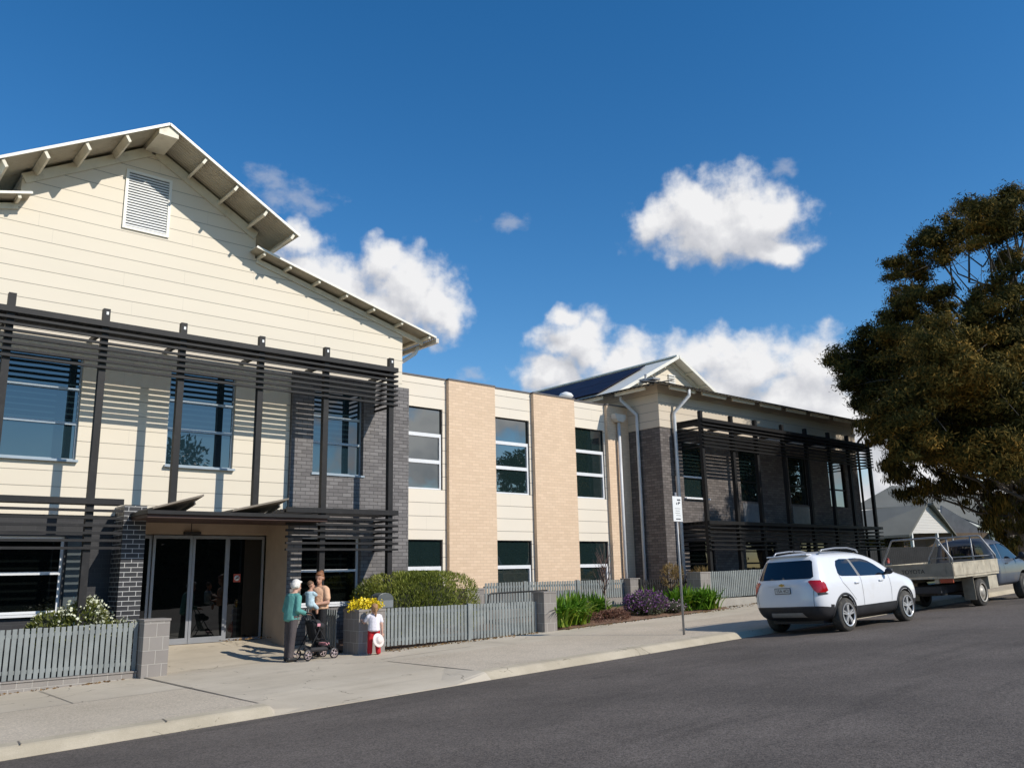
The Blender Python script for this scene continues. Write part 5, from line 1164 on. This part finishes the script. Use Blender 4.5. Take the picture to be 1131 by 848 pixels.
tx0, tx1, tw, tz = -1.7, 1.18, .925, .86
q = MB(); q.box(tx0, tx1, -tw, tw, tz - .05, tz); q.box(tx0 + .05, tx1 - .05, -.5, -.4, tz - .17, tz - .051); q.box(tx0 + .05, tx1 - .05, .4, .5, tz - .17, tz - .051); tray = build(q, 'tray', DUST, ute, local=True)
for sg_ in (-1, 1):
    q = MB(); q.box(tx0 + .03, tx1, sg_ * tw - .015, sg_ * tw + .015, tz + .01, tz + .32)
    for xx in (-1.1, -.2, .65): q.box(xx - .012, xx + .012, sg_ * (tw + .016) - .004, sg_ * (tw + .016) + .004, tz + .04, tz + .30)
    q.box(tx0 + .03, tx1, sg_ * tw - .022, sg_ * tw + .022, tz + .321, tz + .345); build(q, 'side_board', DUST, tray, local=True)
q = MB(); q.box(tx0 - .015, tx0 + .015, -tw - .01, tw + .01, tz + .005, tz + .32); q.box(tx0 - .024, tx0 - .016, -.76, -.73, tz + .0, tz + .25); q.box(tx0 - .024, tx0 - .016, .73, .76, tz, tz + .25); q.box(tx0 - .022, tx0 + .022, -tw, tw, tz + .321, tz + .345)
tg = build(q, 'tailgate', DUSTD, tray, local=True)
TT = Matrix.Translation((tx0 - .019, 0.1, tz + .15)) @ Matrix(((0, 0, -1, 0), (-1, 0, 0, 0), (0, 1, 0, 0), (0, 0, 0, 1)))
text_mesh('TOYOTA', .15, 'lettering', SHOE, tg, TT, .003)
def hoop(x):
    q = MB(); q.tube([(x, -tw + .01, tz + .34), (x, -tw + .01, tz + .44), (x, -.60, 1.84), (x, -.56, 1.86), (x, .56, 1.86), (x, .60, 1.84), (x, tw - .01, tz + .44), (x, tw - .01, tz + .34)], .026, 8); return q
build(hoop(-1.62), 'ladder_rack', GALV, ute, local=True)
q = hoop(1.14)
for y in (-.33, .33): q.tube([(1.14, y, 1.85), (1.14, y, tz)], .024, 8)
q.tube([(1.14, -.85, 1.3), (1.14, .85, 1.3)], .02, 8); build(q, 'ladder_rack', GALV, ute, local=True)
q = MB(); q.box(.5, 1.1, -.88, -.55, .42, .79); build(q, 'toolbox', DUST, ute, .01, local=True)
q = MB(); q.box(-.52, -.5, -.9, -.6, .2, .8); q.box(-.50, .45, -.91, -.62, .77, .805); build(q, 'mudguard', DUSTD, ute, local=True)
q = MB(); q.box(-.52, -.5, .6, .9, .2, .8); build(q, 'mudflap', DUSTD, ute, local=True)
for sg_ in (-1, 1):
    q = MB(); q.box(tx0 + .02, tx0 + .06, min(sg_ * .55, sg_ * .88), max(sg_ * .55, sg_ * .88), tz - .16, tz - .06); build(q, 'tail_light', plain('orange_red_lamp', (.40, .06, .02), .3), ute, local=True)
q = MB(); q.box(-1.5, 1.3, -.35, .35, .42, .62); q.box(-1.62, -1.55, -.5, .5, .45, .6); q.tube([(0, -.65, .365), (0, .65, .365)], .06, 10); build(q, 'chassis', PLASTIC, ute, local=True)
q = MB(); q.lathe([(.001, -.12), (.36, -.12), (.36, .12), (.001, .12)], (-1.0, 0, .48), 'z', 24); build(q, 'spare_tyre', TYRE, ute, local=True)

# ================================================================== trees
TREEM = foliage('native_leaf', [(.013, .017, .006), (.045, .044, .012), (.13, .095, .022), (.36, .20, .042)], scale=.55, trans=.12, rough=.8, spec=.08)
big = thing('large_tree', 'large spreading dark native tree with bronze tipped foliage on the right', 'tree', (36.2, 12.6, G(36.2)))
DT = 32.6
clumps = []
def cl(px, py, r, off=0.0, fl=.72, n=1.0):
    c = atD(px, py, DT + off); clumps.append((c, r * (.86 if py < 372 else .92), fl, n))
outline = [(1112, 226, 1.0), (1085, 236, 1.1), (1062, 248, 1.0), (1040, 258, .9), (1022, 275, .9), (1004, 290, .75), (990, 296, .6), (1010, 310, .7), (1050, 285, .7), (1085, 262, .8), (1110, 250, 1.0), (1130, 232, 1.1),
 (1004, 325, .8), (1025, 330, .9), (1045, 335, .8), (1000, 352, .9), (985, 362, .8), (1022, 360, .9), (968, 378, .9), (945, 388, .9), (932, 402, .7), (940, 425, .7), (960, 410, 1.1), (985, 395, 1.2), (1012, 388, 1.2), (1040, 375, 1.1), (1070, 378, 1.2), (1100, 380, 1.2), (1130, 370, 1.3),
 (957, 442, .55), (977, 438, .95), (1000, 425, 1.3), (1030, 415, 1.3), (1060, 410, 1.3), (1095, 415, 1.3), (1130, 420, 1.3), (973, 468, .5), (994, 468, .8), (1015, 460, 1.3), (1045, 455, 1.3), (1080, 455, 1.3), (1115, 455, 1.3), (994, 490, .45), (1014, 490, .8), (1037, 492, .95), (1065, 492, 1.2), (1100, 495, 1.3), (1130, 500, 1.3),
 (1090, 330, .9), (1120, 320, 1.1), (1105, 345, 1.0), (1130, 350, 1.0), (1075, 345, .7), (1120, 285, .8)]
for px, py, r in outline:
    lf = px < 1005
    cl(px, py, r, rng.uniform(-.5, 2.5) if lf else rng.uniform(-3, 1.5))
    if py > 385 and rng.random() < .6: cl(px + rng.uniform(-12, 12), py + rng.uniform(-10, 10), r * (.7 if lf else .9), rng.uniform(1.5, 5))
    if py > 372: cl(px + rng.uniform(-14, 14), py + rng.uniform(-10, 10), r * (.75 if lf else 1), rng.uniform(-1, 1) if lf else rng.uniform(-5.5, -3))
for px, py, r in ((1086, 575, .3), (1100, 570, .45), (1116, 600, .32), (1127, 604, .35), (996, 538, .35), (980, 512, .35), (990, 520, .55), (1010, 530, .6), (1030, 528, .6), (1022, 548, .45), (1045, 540, .5), (1060, 525, .7), (1085, 525, .8), (1075, 548, .4), (1105, 530, .9), (1120, 550, .9), (1112, 572, .6), (1128, 575, .7), (1098, 552, .5), (1090, 560, .35), (1110, 590, .4), (1122, 588, .5), (1130, 560, .8), (1118, 560, .7), (1000, 512, .7), (972, 482, .5), (962, 470, .5)):
    cl(px, py, r, rng.uniform(-2, 2), 1.4, .55)
base_n = len(clumps)
for c, r, fl, n in list(clumps):                          # the half of the crown beyond the picture
    d = c - CAM; D_ = d.dot(FW); px = CX + F * d.dot(RT) / D_; py = CY + F * d.dot(DN) / D_
    if px < 1095: clumps.append((atD(2 * 1135 - px, py + rng.uniform(-10, 10), D_ + rng.uniform(-1, 1)), r, fl, n * .5))
Vs = []; fc = 0
for c, r, fl, n in clumps:
    k = int(3900 * n * r ** 1.6 + 200)
    # each clump is a cluster of small sprays, fuller and flatter on top
    ns = max(5, int(13 * r)); sc, sd_2 = shell(ns, c, (r, r, r * fl), .55); sc[:, 2] += rng.normal(0, .1, ns)
    pick = rng.integers(0, ns, k); p = sc[pick] + rng.normal(0, .215 * r ** .5, (k, 3)) * np.array([1, 1, .6]); dd = p - np.asarray(c); dd /= np.linalg.norm(dd, axis=1)[:, None] + 1e-6
    dd[:, 2] -= .15 if fl < 1 else .9
    out = p - sc[pick]; out /= np.linalg.norm(out, axis=1)[:, None] + 1e-6; out += dd * .7 + rng.normal(0, .6, (k, 3)); out /= np.linalg.norm(out, axis=1)[:, None]
    T_ = np.cross(out, rng.normal(0, 1, (k, 3))); T_ /= np.linalg.norm(T_, axis=1)[:, None] + 1e-6
    if fl > 1: T_ = T_ * .4 + np.array([0, 0, -1.0])
    S_ = np.cross(out, T_); S_ /= np.linalg.norm(S_, axis=1)[:, None] + 1e-6; l_ = rng.uniform(.05, .12, (k, 1)); w_ = rng.uniform(.014, .028, (k, 1))
    Vs.append(np.stack([p - T_ * l_, p + S_ * w_, p + T_ * l_, p - S_ * w_], 1).reshape(-1, 3))
V = np.concatenate(Vs); mesh_np('crown', V, np.arange(len(V)), 4, TREEM, big)
q = MB(); tb = np.array([36.2, 12.6, G(36.2) - .2]); top = atD(1118, 300, DT)
spine = [tb, tb + (top - tb) * .25 + np.array([.1, .1, 0]), tb + (top - tb) * .5 + np.array([-.2, 0, 0]), tb + (top - tb) * .75, top]
q.tube(spine, [.42, .34, .26, .17, .06], 12); trk = build(q, 'trunk', BARK, big); q = MB()
for i, (c, r, fl, n) in enumerate(clumps[:base_n]):
    if i % 2 and r < .9: continue
    t = min(max((c[2] - tb[2]) / (top[2] - tb[2]) * .72, .16), .9); s_ = tb + (top - tb) * t; cA = np.asarray(c); jit = lambda a: rng.normal(0, a, 3)
    q.tube([s_, s_ * .72 + cA * .28 + jit(.22) - np.array([0, 0, .25]), s_ * .45 + cA * .55 + jit(.28) - np.array([0, 0, .3]), s_ * .2 + cA * .8 + jit(.2) - np.array([0, 0, .1]), cA], [.09 * (1.2 - t), .07 * (1.2 - t), .045, .028, .012], 6)
    for _ in range(2): q.tube([s_ * .4 + cA * .6 - np.array([0, 0, .25]), s_ * .2 + cA * .8 + jit(.45), cA + jit(.7 * r)], [.03, .02, .008], 5)
build(q, 'branches', plain('branch_bark', (.10, .085, .07), .85, var=.3), trk)

def tree(name, label, x, y, z, h, r, mat, n, L, group=None, cat='tree', lumps=22):
    o = thing(name, label, cat, (x, y, z), group=group); q = MB(); q.tube([(x, y, z - .2), (x + .1, y, z + h * .35), (x, y + .1, z + h * .8)], [h * .03, h * .022, .03], 8); tk = build(q, 'trunk', BARK, o); Vs = []; q = MB()
    for i in range(lumps):
        d = rng.normal(0, 1, 3); d /= np.linalg.norm(d); c = np.array([x, y, z + h * .6]) + d * np.array([r, r, h * .34]) * rng.uniform(.45, .95); rr = r * rng.uniform(.28, .45)
        p, dd = shell(n // lumps, c, (rr, rr, rr * .8), .5); v, _ = leaves(p, dd, L, L * .4); Vs.append(v); q.tube([(x, y, z + h * .35), tuple(c)], [h * .012, .015], 5)
    V = np.concatenate(Vs); mesh_np('crown', V, np.arange(len(V)), 4, mat, o); build(q, 'limbs', BARK, tk); return o
GRN = foliage('green_leaf', [(.03, .05, .01), (.07, .10, .02), (.13, .15, .035), (.2, .2, .05)], scale=.5)
DKG = foliage('dark_leaf', [(.008, .016, .006), (.02, .035, .012), (.04, .06, .02)], scale=.4, trans=.1)
p = atD(1120, 612, 50); tree('garden_tree', 'light green bushy tree beside the pale blue wall of the far house', p[0], p[1], p[2] - 1.6, 5.2, 1.9, GRN, 5000, .22)
p = atD(975, 612, 58); tree('garden_tree', 'yellow green shrub showing behind the black paling fence', p[0], p[1], p[2] - 1, 3.4, 1.8, foliage('yellow_leaf', [(.12, .11, .02), (.2, .18, .03), (.28, .24, .05)]), 3000, .22)
tree('street_tree', 'leafy tree across the road reflected in the middle window of the gabled wing', 18, -21, -.2, 11.5, 4.2, DKG, 9000, .4, 'trees across the road')
tree('street_tree', 'dark tree across the road opposite the link wing', 51.5, -20, .9, 13.0, 4.2, DKG, 9000, .4, 'trees across the road')
tree('street_tree', 'tallest dark tree across the road, furthest to the right', 64, -19, 1, 18, 6, DKG, 9000, .45, 'trees across the road')
tree('street_tree', 'dark tree across the road between the other trees and set further back', 31, -27, .2, 8, 4.2, DKG, 8000, .4, 'trees across the road')

# ================================================================== far house and fence
FHD = 55.0
def L2W(px, py, D): return Vector(atD(px, py, D))
fh = thing('far_house', 'low grey roofed weatherboard house with a white gable beyond the parked ute', 'house', tuple(L2W(1040, 625, 60)), (0, 0, 0))
WB = cladding('weatherboard', (.62, .59, .55), .18, 0); FROOF = plain('colorbond_grey', (.155, .155, .138), .8, var=.08, scale=.6, spec=.15)
RTH = Vector((math.cos(R(40.73)), -math.sin(R(40.73)), 0)); FWH = Vector((math.sin(R(40.73)), math.cos(R(40.73)), 0)); UPV = Vector((0, 0, 1))
def quadbox(mb, pts, depth, dv=None):
    dv = (dv or FWH) * depth; n = len(pts); pp = [Vector(p) for p in pts]; mb.add(pp + [p + dv for p in pp], [tuple(range(n)), tuple(range(2 * n - 1, n - 1, -1))] + [(i, (i + 1) % n, (i + 1) % n + n, i + n) for i in range(n)])
# gable wing: its long left roof slope faces the street, the white gable looks right
Bl, ap, Br_ = L2W(1004, 589, FHD), L2W(1023, 557, FHD + 2.2), L2W(1053, 588, FHD + 4.4)
gz = G(45) + .1
q = MB(); quadbox(q, [Bl, Br_, ap], .2); build(q, 'gable_wall', WB, fh)
q = MB(); bl0, br0 = Bl + RTH * .3 + FWH * 1.6, Br_ - RTH * .3 + FWH * 1.6; quadbox(q, [Vector((bl0.x, bl0.y, gz - 1)), Vector((br0.x, br0.y, gz - 1)), br0, bl0], 5); build(q, 'porch_wall', plain('porch_brown', (.12, .075, .05), .8), fh)
for t in (.06, .62, .97):
    b_ = Bl.lerp(Br_, t) + FWH * .1; q = MB(); q.bar(Vector((b_.x, b_.y, gz - 1)), b_, .16); build(q, 'porch_post', WHITE, fh)
rm = MB()
def slab(pts, th=.1):
    pp = [Vector(p) for p in pts]; n = len(pp); rm.add(pp + [p - UPV * th for p in pp], [tuple(range(n)), tuple(range(2 * n - 1, n - 1, -1))] + [(i, (i + 1) % n, (i + 1) % n + n, i + n) for i in range(n)])
e_ = FWH * -.45
slab([Br_ + RTH * .25 - UPV * .2, ap + UPV * .1 + RTH * .35 - FWH * .3, ap + UPV * .1 + FWH * 5, Br_ + RTH * .4 - UPV * .25 + FWH * 5], .12)
# left hip plane next to the gable, and the long main roof behind
slab([L2W(930, 594, FHD + 1), L2W(1004.5, 590, FHD - .1), L2W(1024, 556, FHD + 2.1), L2W(930, 566, FHD + 5)], .16)
slab([L2W(935, 562, FHD + 7), L2W(1024, 558, FHD + 7), L2W(1012, 538, FHD + 11), L2W(985, 536, FHD + 11), L2W(955, 553, FHD + 9)])
slab([L2W(1024, 556, FHD + 7), L2W(1110, 590, FHD + 4), L2W(1108, 546, FHD + 12), L2W(1010, 537, FHD + 12)]); slab([L2W(1108, 590, FHD + 4), L2W(1180, 590, FHD + 6), L2W(1170, 548, FHD + 14), L2W(1106, 546, FHD + 12)])
build(rm, 'roof', FROOF, fh)
q = MB(); quadbox(q, [L2W(1040, 558, FHD + 5), L2W(1040, 589, FHD + 5), L2W(1094, 590, FHD + 4.5)], .2); build(q, 'side_gable', plain('gable_grey', (.30, .29, .285), .7), fh)
a_, b_ = L2W(930, 590, FHD + 4), L2W(1098, 588, FHD + 4.4); q = MB(); quadbox(q, [Vector((a_.x, a_.y, gz - 1)), Vector((b_.x, b_.y, gz - 1)), b_, a_], 8); build(q, 'wall', plain('house_brown', (.15, .10, .06), .8), fh)
a_, b_ = L2W(1095, 588, FHD + 4), L2W(1111, 589, FHD + 4); q = MB(); quadbox(q, [Vector((a_.x, a_.y, gz - 1)), Vector((b_.x, b_.y, gz - 1)), b_, a_], 6); build(q, 'end_wall', plain('pale_blue_board', (.50, .55, .52), .7), fh)
q = MB(); a_, b_ = L2W(1000, 601, FHD + 3.9), L2W(1012, 610, FHD + 3.9); quadbox(q, [Vector((a_.x, a_.y, b_.z)), b_, Vector((b_.x, b_.y, a_.z)), a_], .05); build(q, 'window', plain('blind_cream', (.6, .55, .42), .6), fh)
bf = thing('paling_fence', 'black paling fence in front of the far house', 'fence', tuple(L2W(1000, 625, 46)))
a_, b_ = L2W(935, 605, 46), L2W(1062, 604, 47); q = MB(); nb = 60
for i in range(nb):
    s_, e2 = a_.lerp(b_, i / nb), a_.lerp(b_, (i + .92) / nb); quadbox(q, [Vector((s_.x, s_.y, gz - 1.0)), Vector((e2.x, e2.y, gz - 1.0)), Vector((e2.x, e2.y, a_.z + random.uniform(-.02, .02))), Vector((s_.x, s_.y, a_.z))], .03)
build(q, 'palings', plain('black_paling', (.02, .02, .022), .7, var=.3), bf)
q = MB(); q.bar(a_ + FWH * .06 - UPV * .3, b_ + FWH * .06 - UPV * .3, .06, .08); build(q, 'rail', plain('rail_dark', (.04, .035, .03), .8), bf)
rf2 = thing('rail_fence', 'grey concrete panel wall at the far right beyond the ute', 'wall', tuple(L2W(1128, 625, 50)))
a_, b_ = L2W(1103, 604, 50), L2W(1190, 604, 52); q = MB(); quadbox(q, [Vector((a_.x, a_.y, gz - 1)), Vector((b_.x, b_.y, gz - 1)), b_, a_], .15); build(q, 'panel', plain('panel_grey', (.24, .24, .23), .8), rf2)
q = MB(); q.bar(a_ - UPV * -.06, b_ + UPV * .06, .2, .1); build(q, 'coping', plain('coping_pale', (.45, .44, .42), .8), rf2)
bo_ = thing('bollard', 'small red marker post in front of the black paling fence', 'bollard', tuple(L2W(983, 630, 40)))
a_ = L2W(980.5, 618, 40); q = MB(); q.tube([(a_.x, a_.y, gz - 1), (a_.x, a_.y, a_.z)], .07, 10); build(q, 'post', plain('marker_red', (.5, .10, .07), .5), bo_)
q = MB(); q.lathe([(.072, 0), (.075, .03), (.04, .07), (.002, .08)], (a_.x, a_.y, a_.z), 'z', 12); build(q, 'cap', plain('marker_cap', (.35, .05, .04), .5), bo_)

hg = thing('added_hedge', 'long dark hedge unseen across the road, put there to darken reflections in the entrance glass', 'added_hedge', (25, -11, .2))  # added out of view so the glass reflects something dark
p = np.stack([rng.uniform(-12, 62, 26000), -11 + rng.normal(0, .75, 26000), np.zeros(26000)], 1); p[:, 2] = np.array([G(x) for x in p[:, 0]]) + rng.uniform(0, 4.3, 26000) + rng.normal(0, .12, 26000)
V, f_ = leaves(p, rng.normal(0, 1, p.shape), .34, .2); mesh_np('foliage', V, f_, 4, DKG, hg)
q = MB()
for x in range(-12, 62, 2): q.box(x, x + 2, -11.6, -10.5, G(x) - .3, G(x) + 4.1)
build(q, 'core', CORE, hg)
